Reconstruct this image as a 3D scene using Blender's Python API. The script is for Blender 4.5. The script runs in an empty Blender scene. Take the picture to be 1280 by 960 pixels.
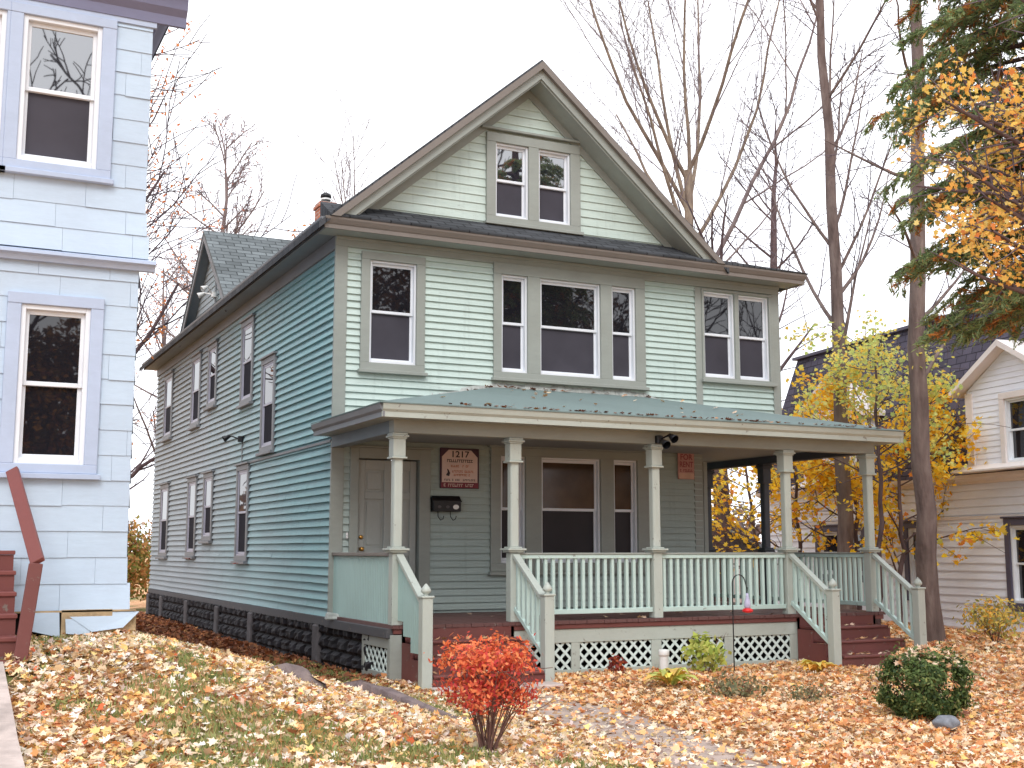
import bpy, math, random
import numpy as np
from math import sin, cos, tan, radians, pi, sqrt
from mathutils import Vector, Matrix

rng = np.random.default_rng(7)
random.seed(7)
S = bpy.context.scene
COL = S.collection

# ------------------------------------------------------------------ helpers
def lin(r, g, b):
    f = lambda c: (c / 255 / 12.92) if c <= 10 else ((c / 255 + .055) / 1.055) ** 2.4
    return (f(r), f(g), f(b), 1)

def tag(o, label=None, cat=None, group=None, kind=None):
    if label: o['label'] = label
    if cat: o['category'] = cat
    if group: o['group'] = group
    if kind: o['kind'] = kind
    return o

def thing(name, label, cat, loc=(0, 0, 0), rz=0.0, group=None):
    o = bpy.data.objects.new(name, None)
    o.empty_display_size = .2
    COL.objects.link(o)
    o.location = loc
    o.rotation_euler = (0, 0, rz)
    return tag(o, label, cat, group)

def link(name, me, mats, parent=None, smooth=False, bevel=0.0, loc=None):
    o = bpy.data.objects.new(name, me)
    COL.objects.link(o)
    for m in (mats if isinstance(mats, (list, tuple)) else [mats]):
        me.materials.append(m)
    if parent: o.parent = parent
    if loc is not None: o.location = loc
    if smooth:
        me.polygons.foreach_set('use_smooth', np.ones(len(me.polygons), bool))
    if bevel:
        b = o.modifiers.new('bevel', 'BEVEL'); b.width = bevel; b.segments = 1
        b.limit_method = 'ANGLE'
    return o

class MB:
    """collects shapes that become one mesh object"""
    def __init__(s): s.v, s.f, s.m = [], [], []
    def poly(s, pts, mi=0):
        k = len(s.v); s.v += [tuple(p) for p in pts]; s.f.append(tuple(range(k, k + len(pts)))); s.m.append(mi)
    def hexa(s, p, mi=0):
        k = len(s.v); s.v += [tuple(q) for q in p]
        for q in ((3, 2, 1, 0), (4, 5, 6, 7), (0, 1, 5, 4), (1, 2, 6, 5), (2, 3, 7, 6), (3, 0, 4, 7)):
            s.f.append(tuple(k + i for i in q)); s.m.append(mi)
        return s
    def box(s, x0, x1, y0, y1, z0, z1, mi=0):
        if x0 > x1: x0, x1 = x1, x0
        if y0 > y1: y0, y1 = y1, y0
        if z0 > z1: z0, z1 = z1, z0
        return s.hexa([(x0, y0, z0), (x1, y0, z0), (x1, y1, z0), (x0, y1, z0), (x0, y0, z1), (x1, y0, z1), (x1, y1, z1), (x0, y1, z1)], mi)
    def beam(s, a, b, w, h, up=(0, 0, 1), mi=0):
        a, b, up = Vector(a), Vector(b), Vector(up)
        d = (b - a).normalized(); r = d.cross(up).normalized(); u = r.cross(d)
        r, u = r * w / 2, u * h / 2
        return s.hexa([a - r - u, a + r - u, b + r - u, b - r - u, a - r + u, a + r + u, b + r + u, b - r + u], mi)
    def prism(s, poly, vec, mi=0):
        k = len(s.v); n = len(poly); vec = Vector(vec)
        s.v += [tuple(p) for p in poly] + [tuple(Vector(p) + vec) for p in poly]
        s.f.append(tuple(range(k + n - 1, k - 1, -1))); s.m.append(mi)
        s.f.append(tuple(range(k + n, k + 2 * n))); s.m.append(mi)
        for i in range(n):
            j = (i + 1) % n
            s.f.append((k + i, k + j, k + n + j, k + n + i)); s.m.append(mi)
        return s
    def lathe(s, c, prof, n=12, mi=0):
        k = len(s.v); c = Vector(c)
        for r, z in prof:
            for i in range(n):
                a = 2 * pi * i / n; s.v.append((c.x + r * cos(a), c.y + r * sin(a), c.z + z))
        for j in range(len(prof) - 1):
            for i in range(n):
                i2 = (i + 1) % n
                s.f.append((k + j * n + i, k + j * n + i2, k + (j + 1) * n + i2, k + (j + 1) * n + i)); s.m.append(mi)
        s.f.append(tuple(k + i for i in range(n - 1, -1, -1))); s.m.append(mi)
        s.f.append(tuple(k + (len(prof) - 1) * n + i for i in range(n))); s.m.append(mi)
        return s
    def tube(s, pts, rad, n=6, mi=0):
        V, F = tubes_np([(np.array(pts, float), np.array(rad if hasattr(rad, '__len__') else [rad] * len(pts), float))], n)
        k = len(s.v); s.v += [tuple(p) for p in V]
        for q in F: s.f.append(tuple(int(i) + k for i in q)); s.m.append(mi)
        return s
    def build(s, name, mats, parent=None, smooth=False, bevel=0.0, loc=None):
        me = bpy.data.meshes.new(name); me.from_pydata(s.v, [], s.f)
        o = link(name, me, mats, parent, smooth, bevel, loc)
        if any(s.m): me.polygons.foreach_set('material_index', s.m)
        me.update()
        return o

def tubes_np(lines, n=4):
    """lines: [(pts (k,3), radii (k,))] -> verts, quads; grouped by length"""
    groups = {}
    for p, r in lines: groups.setdefault(len(p), []).append((p, r))
    VV, FF, base = [], [], 0
    ang = np.arange(n) * 2 * pi / n
    for k, ls in groups.items():
        P = np.stack([a for a, _ in ls]); R = np.stack([b for _, b in ls])
        T = np.empty_like(P); T[:, 1:-1] = P[:, 2:] - P[:, :-2]; T[:, 0] = P[:, 1] - P[:, 0]; T[:, -1] = P[:, -1] - P[:, -2]
        T /= np.linalg.norm(T, axis=2, keepdims=True) + 1e-9
        ref = np.where(np.abs(T[:, :, 2:3]) > .9, np.array([1., 0, 0]), np.array([0, 0, 1.]))
        ref[:] = ref[:, :1]
        A = np.cross(T, ref); A /= np.linalg.norm(A, axis=2, keepdims=True) + 1e-9
        B = np.cross(T, A)
        V = P[:, :, None, :] + R[:, :, None, None] * (A[:, :, None, :] * np.cos(ang)[None, None, :, None] + B[:, :, None, :] * np.sin(ang)[None, None, :, None])
        m = len(ls); idx = np.arange(m * k * n).reshape(m, k, n) + base
        a = idx[:, :-1]; b = idx[:, 1:]
        F = np.stack([a, np.roll(a, -1, 2), np.roll(b, -1, 2), b], -1).reshape(-1, 4)
        VV.append(V.reshape(-1, 3)); FF.append(F); base += m * k * n
    return np.concatenate(VV), np.concatenate(FF)

def mesh_np(name, V, F, colors=None):
    V = np.ascontiguousarray(V, np.float32); m, k = F.shape
    me = bpy.data.meshes.new(name)
    me.vertices.add(len(V)); me.vertices.foreach_set('co', V.ravel())
    me.loops.add(m * k); me.loops.foreach_set('vertex_index', np.ascontiguousarray(F, np.int32).ravel())
    me.polygons.add(m); me.polygons.foreach_set('loop_start', np.arange(0, m * k, k, dtype=np.int32))
    if colors is not None:
        a = me.color_attributes.new('Col', 'FLOAT_COLOR', 'POINT')
        c = np.ones((len(V), 4), np.float32); c[:, :3] = colors
        a.data.foreach_set('color', c.ravel())
    me.update(calc_edges=True)
    return me

LEAF = {  # outlines in the leaf plane
 'maple': np.array([(0, -.55), (.22, -.42), (.52, -.30), (.30, -.02), (.50, .26), (.17, .22), (0, .60), (-.17, .22), (-.50, .26), (-.30, -.02), (-.52, -.30), (-.22, -.42)]),
 'oval': np.array([(0, -.5), (.24, -.12), (.18, .25), (0, .55), (-.18, .25), (-.24, -.12)]),
 'quad': np.array([(0, -.5), (.3, .05), (0, .5), (-.3, .05)]),
 'needle': np.array([(0, -.5), (.10, 0), (0, .5), (-.10, 0)]),
}
def leaves_np(C, N, size, shape, cols, curl=.25, T=None):
    """leaf faces at C with normals N"""
    m = len(C); sh = LEAF[shape]; k = len(sh)
    N = N / (np.linalg.norm(N, axis=1, keepdims=True) + 1e-9)
    if T is None: T = rng.normal(size=(m, 3))
    T = T - N * (T * N).sum(1, keepdims=True); T /= np.linalg.norm(T, axis=1, keepdims=True) + 1e-9
    B = np.cross(N, T)
    s = size[:, None, None] if hasattr(size, '__len__') else size
    asp = rng.uniform(.75, 1.15, (m, 1, 1))
    cu = rng.normal(0, curl, (m, 1, 1)) + .1
    x = sh[None, :, 0, None]; y = sh[None, :, 1, None]
    V = C[:, None, :] + s * (B[:, None, :] * x * asp + T[:, None, :] * y + N[:, None, :] * cu * (np.abs(x) * 1.2 + y * y * .8 - .15))
    F = np.arange(m * k).reshape(m, k)
    return V.reshape(-1, 3), F, np.repeat(cols, k, 0)

def pick(pal, m, jit=.12):
    w = np.array([p[0] for p in pal], float); w /= w.sum()
    c = np.array([lin(*p[1])[:3] for p in pal])
    i = rng.choice(len(pal), m, p=w)
    return np.clip(c[i] * rng.uniform(1 - jit * 2, 1 + jit, (m, 1)) * rng.uniform(1 - jit * .4, 1 + jit * .4, (m, 3)), 0, 1)

# ------------------------------------------------------------------ materials
class NT:
    def __init__(s, name):
        s.mat = bpy.data.materials.new(name); s.mat.use_nodes = True
        s.t = s.mat.node_tree; s.n = s.t.nodes; s.b = s.n['Principled BSDF']
        s.tc = s.n.new('ShaderNodeTexCoord')
    def new(s, typ, **kw):
        o = s.n.new(typ)
        for k, v in kw.items():
            if hasattr(o, k) and k not in ('inputs',): setattr(o, k, v)
        return o
    def l(s, a, b): s.t.links.new(a, b)
    def noise(s, scale, detail=4, vec=None, stretch=None, rough=.55):
        o = s.n.new('ShaderNodeTexNoise'); o.inputs['Scale'].default_value = scale; o.inputs['Detail'].default_value = detail
        o.inputs['Roughness'].default_value = rough
        v = vec or s.tc.outputs['Object']
        if stretch:
            m = s.n.new('ShaderNodeMapping'); m.inputs['Scale'].default_value = stretch; s.l(v, m.inputs['Vector']); v = m.outputs['Vector']
        s.l(v, o.inputs['Vector']); return o.outputs['Fac']
    def ramp(s, fac, stops):
        o = s.n.new('ShaderNodeValToRGB'); e = o.color_ramp.elements
        while len(e) < len(stops): e.new(.5)
        for i, (p, c) in enumerate(stops): e[i].position = p; e[i].color = c if len(c) == 4 else (*c, 1)
        s.l(fac, o.inputs['Fac']); return o.outputs['Color']
    def mix(s, fac, a, b, mode='MIX'):
        o = s.n.new('ShaderNodeMix'); o.data_type = 'RGBA'; o.blend_type = mode
        for v, i in ((fac, o.inputs[0]), (a, o.inputs[6]), (b, o.inputs[7])):
            if hasattr(v, 'is_linked') or hasattr(v, 'links'): s.l(v, i)
            elif isinstance(v, (int, float)) and i.name == 'Factor': i.default_value = v
            else: i.default_value = v if len(v) == 4 else (*v, 1)
        return o.outputs[2]
    def rng(s, fac, a, b, c=0, d=1):
        o = s.n.new('ShaderNodeMapRange'); s.l(fac, o.inputs[0])
        for i, v in enumerate((a, b, c, d)): o.inputs[i + 1].default_value = v
        return o.outputs[0]
    def bump(s, h, strength=.3, dist=.01):
        o = s.n.new('ShaderNodeBump'); o.inputs['Strength'].default_value = strength; o.inputs['Distance'].default_value = dist
        s.l(h, o.inputs['Height']); s.l(o.outputs['Normal'], s.b.inputs['Normal']); return o
    def axis(s, ax):
        o = s.n.new('ShaderNodeSeparateXYZ'); s.l(s.tc.outputs['Object'], o.inputs[0]); return o.outputs['XYZ'.index(ax)]
    def color(s, c): s.l(c, s.b.inputs['Base Color'])
    def done(s, rough=.6, spec=.4):
        s.b.inputs['Roughness'].default_value = rough
        s.b.inputs['Specular IOR Level'].default_value = spec
        return s.mat

def mul(c, k): return (c[0] * k, c[1] * k, c[2] * k, 1)

def paint(name, c, dirt=.35, grain=(1, 1, 1), rough=.55, peel=0.0, dirtcol=None, bump=.25):
    t = NT(name)
    n1 = t.noise(1.1, 5); n2 = t.noise(14, 4, stretch=grain); n3 = t.noise(55, 3, stretch=grain)
    d = dirtcol or (c[0] * .55 + .02, c[1] * .53 + .015, c[2] * .5 + .01, 1)
    col = t.mix(t.rng(n1, .42, .75, 0, dirt), c, d)
    col = t.mix(t.rng(n2, .35, .7, 0, .28), col, mul(c, .78))
    col = t.mix(t.rng(n3, .45, .8, 0, .25), col, mul(c, 1.12))
    if peel:
        n4 = t.noise(9, 8, rough=.7)
        col = t.mix(t.rng(n4, .64 - peel * .1, .68 - peel * .1, 0, .85), col, lin(120, 112, 104))
    t.color(col); t.bump(n2, bump, .006)
    return t.done(rough, .35)

def siding_mat(name, c, faded, fade_axis, a, b, grain, joint=0):
    t = NT(name)
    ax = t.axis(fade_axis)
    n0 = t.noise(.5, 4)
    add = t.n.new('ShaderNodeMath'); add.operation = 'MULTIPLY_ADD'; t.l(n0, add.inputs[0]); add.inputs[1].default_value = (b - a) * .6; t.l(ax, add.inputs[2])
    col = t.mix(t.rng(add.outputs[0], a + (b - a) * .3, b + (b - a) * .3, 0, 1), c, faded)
    n1 = t.noise(2.0, 6, stretch=grain); n2 = t.noise(22, 4, stretch=grain)
    zz = t.axis('Z')
    col = t.mix(t.rng(n1, .45, .72, 0, .40), col, mul(faded, .72))
    col = t.mix(t.rng(n2, .5, .8, 0, .32), col, mul(c, 1.15))
    n3 = t.noise(7, 9, rough=.72, stretch=grain)
    col = t.mix(t.rng(n3, .61, .67, 0, .5), col, lin(126, 124, 120))
    # rain streaks running down
    n4 = t.noise(5, 5, stretch=(3, 3, .22))
    col = t.mix(t.rng(n4, .55, .78, 0, .28), col, mul(faded, .5))
    t.color(col); t.bump(n2, .3, .006)
    return t.done(.6, .3)

def shingle(name, c, ua, va, vs, w=.9, h=.14, contrast=.5):
    t = NT(name)
    cx = t.n.new('ShaderNodeCombineXYZ'); t.l(t.axis(ua), cx.inputs[0])
    m = t.n.new('ShaderNodeMath'); m.operation = 'MULTIPLY'; t.l(t.axis(va), m.inputs[0]); m.inputs[1].default_value = vs
    t.l(m.outputs[0], cx.inputs[1])
    br = t.n.new('ShaderNodeTexBrick'); t.l(cx.outputs[0], br.inputs['Vector'])
    br.inputs['Scale'].default_value = 1; br.inputs['Brick Width'].default_value = w * .33; br.inputs['Row Height'].default_value = h
    br.inputs['Mortar Size'].default_value = .012; br.inputs['Mortar Smooth'].default_value = .3
    br.inputs['Color1'].default_value = mul(c, 1.3); br.inputs['Color2'].default_value = mul(c, 1 - contrast * .6); br.inputs['Mortar'].default_value = mul(c, .25)
    n = t.noise(40, 4); n1 = t.noise(1.2, 4)
    col = t.mix(t.rng(n, .35, .7, 0, .4), br.outputs['Color'], mul(c, .6))
    col = t.mix(t.rng(n1, .45, .7, 0, .35), col, mul(c, 1.6))
    t.color(col)
    inv = t.n.new('ShaderNodeMath'); inv.operation = 'SUBTRACT'; inv.inputs[0].default_value = 1; t.l(br.outputs['Fac'], inv.inputs[1])
    t.bump(inv.outputs[0], .6, .015)
    return t.done(.9, .2)

def plain(name, c, rough=.5, var=.25, scale=8, spec=.4, metal=0, bump=.2, bscale=None):
    t = NT(name); n = t.noise(scale, 5); n2 = t.noise((bscale or scale * 5), 4)
    col = t.mix(t.rng(n, .3, .7, 0, 1), mul(c, 1 - var), mul(c, 1 + var * .6)); t.color(col)
    t.bump(n2, bump, .008); t.b.inputs['Metallic'].default_value = metal
    return t.done(rough, spec)

def leafmat(name, trans=.35, rough=.55, mulv=1.0):
    t = NT(name); a = t.n.new('ShaderNodeVertexColor'); a.layer_name = 'Col'
    t.color(a.outputs['Color']); t.done(rough, .25)
    tr = t.n.new('ShaderNodeBsdfTranslucent'); t.l(a.outputs['Color'], tr.inputs['Color'])
    mx = t.n.new('ShaderNodeMixShader'); mx.inputs[0].default_value = trans
    t.l(t.b.outputs[0], mx.inputs[1]); t.l(tr.outputs[0], mx.inputs[2])
    t.l(mx.outputs[0], t.n['Material Output'].inputs['Surface'])
    return t.mat

def bark(name, c, c2):
    t = NT(name); n = t.noise(9, 6, stretch=(1, 1, .18)); n2 = t.noise(1.6, 3); n3 = t.noise(30, 5, stretch=(1, 1, .25))
    col = t.ramp(n, [(.3, mul(c, .55)), (.55, c), (.75, c2)])
    col = t.mix(t.rng(n2, .45, .7, 0, .5), col, c2)
    t.color(col); t.bump(n3, .7, .03); return t.done(.9, .15)

def glass(name, c=(.012, .012, .016, 1), ior=1.6, rough=.015, wav=.02):
    t = NT(name); n = t.noise(1.3, 2)
    t.b.inputs['Base Color'].default_value = c; t.b.inputs['IOR'].default_value = ior
    t.bump(n, wav, .05); t.done(rough, .5); return t.mat

MINT = lin(190, 213, 202)
M = {}
M['mint_front'] = siding_mat('mint_siding_front', lin(196, 212, 206), lin(184, 202, 196), 'X', 0, 8, (.25, 1, 6))
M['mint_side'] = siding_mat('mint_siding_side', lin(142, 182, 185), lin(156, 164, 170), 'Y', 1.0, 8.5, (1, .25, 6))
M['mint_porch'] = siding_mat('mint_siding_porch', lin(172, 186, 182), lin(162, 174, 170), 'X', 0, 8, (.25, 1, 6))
M['gable'] = siding_mat('mint_shingles_gable', lin(198, 212, 205), lin(184, 201, 193), 'X', 0, 8, (.5, 1, 4))
M['trim'] = paint('greige_trim', lin(153, 158, 152), .4, (.3, .3, 1), .5)
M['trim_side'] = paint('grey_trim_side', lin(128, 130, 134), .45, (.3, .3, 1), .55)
M['crown'] = paint('taupe_crown', lin(126, 118, 112), .4, (.3, .3, 1), .5)
M['trim_light'] = paint('pale_olive_trim', lin(180, 187, 179), .35, (.5, .5, 1), .5, peel=.15)
M['post'] = paint('post_paint', lin(181, 188, 180), .3, (1, 1, .25), .45, peel=.1)
M['rail_mint'] = paint('rail_mint', lin(192, 214, 208), .3, (1, 1, .3), .45, peel=.1)
M['panel_mint'] = paint('panel_mint', lin(172, 201, 196), .35, (3, 3, .25), .5)
M['white_frame'] = plain('white_vinyl', lin(228, 232, 238), .35, .06, 3, bump=.05)
M['grey_frame'] = plain('grey_window_frame', lin(168, 168, 182), .4, .1, 3, bump=.05)
M['lattice'] = paint('lattice_white', lin(214, 228, 224), .35, (1, 1, 1), .5)
M['red_step'] = paint('barn_red_paint', lin(116, 66, 62), .5, (.3, 1, 1), .5, peel=.25, dirtcol=lin(92, 62, 58))
M['red_floor'] = paint('barn_red_floor', lin(104, 72, 70), .5, (1, .2, 1), .5, peel=.2)
M['red_rail'] = paint('red_brown_rail', lin(124, 70, 66), .35, (1, 1, .4), .5)
M['ceiling'] = paint('porch_ceiling', lin(142, 148, 148), .3, (.2, 1, 1), .6)
M['soffit'] = paint('soffit_paint', lin(120, 132, 140), .4, (1, .3, 1), .6)
M['shade_trim'] = paint('backlit_shade_trim', lin(72, 76, 84), .4, (1, 1, .4), .6)  # backlit shade of the rear posts and right beam put into the paint colour
M['door'] = paint('taupe_door', lin(168, 172, 168), .2, (1, 1, .4), .45)
M['glass'] = glass('window_glass', ior=1.75)
M['glass_high'] = glass('window_glass_gable', (.02, .022, .03, 1), 3.4)
M['screen'] = plain('insect_screen', lin(70, 68, 76), .6, .2, 1.5, spec=.12, bump=.02)
M['screen_side'] = plain('insect_screen_side', lin(34, 34, 44), .7, .2, 1.5, spec=.06, bump=.02)
M['screen_dark'] = plain('insect_screen_porch', lin(40, 34, 40), .4, .25, 1.5, spec=.3, bump=.02)
M['reflection_pane'] = plain('ochre_reflection_pane', lin(84, 66, 50), .08, .5, 1.6, spec=.5, bump=.02)  # upper porch panes: yellow foliage reflection painted in as mottled brown
M['black'] = plain('black_metal', lin(26, 26, 30), .4, .3, 8, bump=.1)
M['brass'] = plain('brass', lin(200, 150, 80), .3, .2, 8, metal=.9, bump=.05)
M['white_plastic'] = plain('white_plastic', lin(228, 228, 226), .4, .08, 6, bump=.05)
M['slate_pent'] = shingle('dark_shingles_pent', lin(74, 76, 80), 'X', 'Y', 1.2)
M['slate_main'] = shingle('dark_shingles_main', lin(74, 76, 80), 'Y', 'X', 1.3)
M['slate_dormer'] = shingle('grey_shingles_dormer', lin(112, 118, 120), 'X', 'Y', 1.3)
M['roof_porch'] = paint('green_grey_roll_roof', lin(116, 132, 130), .35, (1, 1, 1), .85, dirtcol=lin(96, 106, 106), bump=.4)
M['mansard'] = shingle('plum_grey_mansard', lin(84, 80, 94), 'Y', 'Z', 1.0, .9, .16, .35)
M['lead'] = plain('old_flashing', lin(176, 180, 176), .6, .4, 12)
M['stone'] = plain('black_painted_stone', lin(34, 32, 38), .75, .6, 7, bump=.6, bscale=25)
M['pier'] = plain('grey_mortar', lin(92, 88, 90), .9, .3, 9, bump=.4)
M['sill_board'] = paint('grey_weathered_board', lin(84, 84, 88), .5, (1, .2, 1), .7, peel=.3)
M['brick'] = None
def brickmat():
    t = NT('chimney_brick'); br = t.n.new('ShaderNodeTexBrick')
    cx = t.n.new('ShaderNodeCombineXYZ'); a = t.n.new('ShaderNodeMath'); a.operation = 'ADD'
    t.l(t.axis('X'), a.inputs[0]); t.l(t.axis('Y'), a.inputs[1]); t.l(a.outputs[0], cx.inputs[0]); t.l(t.axis('Z'), cx.inputs[1]); t.l(cx.outputs[0], br.inputs['Vector'])
    br.inputs['Scale'].default_value = 1; br.inputs['Brick Width'].default_value = .21; br.inputs['Row Height'].default_value = .075; br.inputs['Mortar Size'].default_value = .008
    br.inputs['Color1'].default_value = lin(196, 124, 96); br.inputs['Color2'].default_value = lin(160, 92, 72); br.inputs['Mortar'].default_value = lin(180, 170, 160)
    t.color(br.outputs['Color']); t.bump(br.outputs['Fac'], -.4, .01); return t.done(.85, .2)
M['brick'] = brickmat()
M['blue'] = paint('pale_blue_shingle', lin(188, 206, 224), .35, (.4, 1, 2), .55, dirtcol=lin(160, 170, 188), bump=.2)
M['blue_trim'] = paint('blue_trim', lin(178, 192, 216), .3, (.4, .4, 1), .5)
M['blue_dark'] = paint('mauve_blue_soffit', lin(122, 124, 152), .4, (.3, 1, 1), .55)
M['rot'] = plain('rotten_sheathing', lin(184, 160, 126), .9, .4, 9, bump=.6)
M['white_siding'] = paint('cream_siding', lin(236, 240, 252), .18, (1, .25, 5), .55, dirtcol=lin(190, 178, 180), bump=.15)
M['white_trim'] = paint('cream_trim', lin(230, 222, 220), .3, (1, .4, 1), .5)
M['plum_trim'] = paint('plum_grey_trim', lin(84, 80, 98), .3, (1, 1, .4), .5)
M['concrete'] = plain('concrete', lin(190, 174, 166), .9, .3, 5, bump=.4, bscale=40)
M['path'] = plain('old_path_concrete', lin(172, 154, 144), .9, .3, 4, bump=.4, bscale=40)
M['rock'] = plain('grey_rock', lin(128, 132, 140), .7, .4, 14, bump=.5)
M['bark_grey'] = bark('bark_grey', lin(128, 114, 114), lin(142, 126, 118))
M['bark_dark'] = bark('bark_dark', lin(98, 82, 84), lin(112, 94, 92))
M['bark_tan'] = bark('bark_tan', lin(136, 120, 108), lin(166, 150, 130))
M['bark_trunk'] = bark('bark_trunk', lin(118, 102, 98), lin(142, 128, 122))
M['twig'] = plain('twig_bark', lin(138, 126, 130), .9, .3, 6, spec=.1)
M['twig_dark'] = plain('twig_bark_dark', lin(104, 92, 98), .9, .3, 6, spec=.1)
M['leaf'] = leafmat('autumn_leaf', .3)
M['leaf_tree'] = leafmat('tree_leaf', .55)
M['needle'] = leafmat('needle_leaf', .42, .6)
M['litter'] = leafmat('leaf_litter', .12, .7)
M['grass'] = leafmat('grass_blade', .3, .6)
M['stem'] = plain('shrub_stem', lin(118, 88, 80), .8, .3, 10, spec=.2)
M['red_feeder'] = plain('red_plastic', lin(214, 40, 44), .3, .1, 8, bump=.05)
M['feeder_glass'] = plain('pale_feeder_glass', lin(190, 186, 214), .1, .15, 8, bump=.05)
M['sign_dark'] = plain('sign_plum', lin(70, 40, 56), .5, .2, 6, bump=.1)
M['sign_face'] = plain('sign_cream', lin(222, 196, 186), .5, .1, 6, bump=.1)
M['sign_red'] = plain('sign_maroon', lin(128, 48, 62), .5, .15, 6, bump=.1)
M['sign_orange'] = plain('sign_orange_ink', lin(200, 112, 72), .5, .15, 6, bump=.05)
M['sign_ink'] = plain('sign_dark_ink', lin(48, 32, 44), .5, .15, 6, bump=.05)
M['rent_face'] = plain('rent_sign_pink', lin(190, 142, 134), .5, .15, 6, bump=.1)
M['rent_ink'] = plain('rent_sign_ink', lin(150, 72, 80), .5, .15, 6, bump=.05)
M['rent_box'] = plain('rent_sign_tan', lin(206, 168, 148), .5, .15, 6, bump=.1)

# ------------------------------------------------------------------ terrain
def sm(t): t = np.clip(t, 0, 1); return t * t * (3 - 2 * t)
def gz(x, y):
    x = np.asarray(x, float); y = np.asarray(y, float)
    A = .78 * np.clip((-.45 - x) / 2.85, 0, 1) ** 1.05
    B = np.interp(y, [-11, -9.3, -7.7, -7, -5.6, -4.6, -4.0, -3.0, -1.8], [0, .08, .30, .50, .92, 1, .96, .35, .02])
    base = np.interp(y, [-60, -20, -15, -10, -6, 0], [-.5, -.25, -.1, -.02, 0, 0]) - .03
    w = .025 * np.sin(x * 1.7 + y * .9) * np.cos(y * 1.3 - x * .6)
    return base + A * B + w
xs = np.unique(np.concatenate([np.linspace(-900, -30, 12), np.linspace(-30, -8, 12), np.linspace(-8, 14, 111), np.linspace(14, 40, 14), np.linspace(40, 900, 12)]))
ys = np.unique(np.concatenate([np.linspace(-500, -30, 8), np.linspace(-30, -12, 13), np.linspace(-12, 2, 71), np.linspace(2, 40, 40), np.linspace(40, 1500, 14)]))
X, Y = np.meshgrid(xs, ys); Zg = gz(X, Y)
V = np.stack([X, Y, Zg], -1).reshape(-1, 3); nx = len(xs)
idx = np.arange(len(V)).reshape(len(ys), nx)
F = np.stack([idx[:-1, :-1], idx[:-1, 1:], idx[1:, 1:], idx[1:, :-1]], -1).reshape(-1, 4)
def groundmat():
    t = NT('ground_litter'); n = t.noise(11, 6, rough=.7); n2 = t.noise(.55, 3); n3 = t.noise(38, 4)
    lit = t.ramp(n, [(.28, lin(140, 96, 74)), (.42, lin(190, 136, 98)), (.55, lin(220, 176, 134)), (.7, lin(236, 204, 172))])
    gr = t.ramp(n3, [(.3, lin(58, 72, 34)), (.6, lin(104, 118, 62)), (.8, lin(130, 132, 78))])
    col = t.mix(t.rng(n2, .50, .60, 0, .9), lit, gr)
    t.color(col); t.bump(n, .8, .04); return t.done(.95, .1)
g = link('ground', mesh_np('ground', V, F), groundmat(), smooth=True); tag(g, kind='structure')

# concrete path from the front steps
pl = [(.75, -3.75), (.68, -4.8), (.62, -6.2), (.34, -8.1), (-.1, -9.6), (-.6, -12.5)]
mb = MB(); hw = .52; prev = None
P = []
for i in range(len(pl) - 1):
    for k in range(8):
        t = k / 8; P.append((pl[i][0] * (1 - t) + pl[i + 1][0] * t, pl[i][1] * (1 - t) + pl[i + 1][1] * t))
Lp, Rp = [], []
for i, (x, y) in enumerate(P):
    jl, jr = rng.normal(0, .05, 2)
    Lp.append((x - hw + jl, y)); Rp.append((x + hw + jr, y))
for i in range(len(P) - 1):
    q = [Lp[i], Rp[i], Rp[i + 1], Lp[i + 1]]
    mb.poly([(x, y, float(gz(x, y)) + .022) for x, y in q[::-1]])
tag(mb.build('path', M['path']), kind='structure')

# concrete walkway in front of the red stairs (left edge)
mb = MB(); ysl = np.linspace(-5.9, -15, 27)
for a, b in zip(ysl[:-1], ysl[1:]):
    xa = -4.37 - .012 * (-5.9 - a) * -1; za, zb = [float(np.interp(v, [-15, -9.5, -7.7, -7, -5.9], [-.02, .12, .32, .46, .66])) for v in (a, b)]
    x0, x1 = -5.7, -4.40
    mb.hexa([(x0, b + .006, zb - .3), (x1, b + .006, zb - .3), (x1, a, za - .3), (x0, a, za - .3), (x0, b + .006, zb + .02), (x1, b + .006, zb + .02), (x1, a, za + .02), (x0, a, za + .02)])
tag(mb.build('walkway', M['concrete']), kind='structure')

# ------------------------------------------------------------------ wall siding
def siding(mb, P0, U, N, width, z0, z1, e, t, holes=(), urange=None, jit=.0015):
    """lapped boards; holes = [(u0,u1,z0,z1)] left open"""
    P0, U, N = Vector(P0), Vector(U), Vector(N)
    z = z0
    while z < z1 - .01:
        zt = min(z + e, z1); zm = (z + zt) / 2
        r0, r1 = (0, width); q0, q1 = r0, r1
        if urange:
            r0, r1 = urange(z); q0, q1 = urange(zt)
            if r1 - r0 < .05: break
        segs = [(r0, r1, q0, q1)]
        for h in holes:
            if h[2] < zm < h[3]:
                ns = []
                for a, b, c, d in segs:
                    if h[1] <= a or h[0] >= b: ns.append((a, b, c, d)); continue
                    if h[0] > a: ns.append((a, h[0], c, h[0]))
                    if h[1] < b: ns.append((h[1], b, h[1], d))
                segs = ns
        for a, b, c, d in segs:
            n = max(1, int((b - a) / 1.1)); cuts = [0] + sorted(random.uniform(.05, .95) for _ in range(n - 1)) + [1]
            for i in range(len(cuts) - 1):
                ua, ub = a + (b - a) * cuts[i], a + (b - a) * cuts[i + 1]
                va, vb = c + (d - c) * cuts[i], c + (d - c) * cuts[i + 1]
                ja, tt = random.gauss(0, jit), t * random.uniform(.93, 1.07)
                A = P0 + U * ua + N * tt + Vector((0, 0, z + ja)); B = P0 + U * ub + N * tt + Vector((0, 0, z + ja))
                C_ = P0 + U * vb + N * .003 + Vector((0, 0, zt + .004)); D = P0 + U * va + N * .003 + Vector((0, 0, zt + .004))
                mb.poly([A, B, C_, D])
                A2 = A - N * (tt - .002); B2 = B - N * (tt - .002)
                mb.poly([A2, B2, B, A])
        z = zt
    return mb

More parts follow.
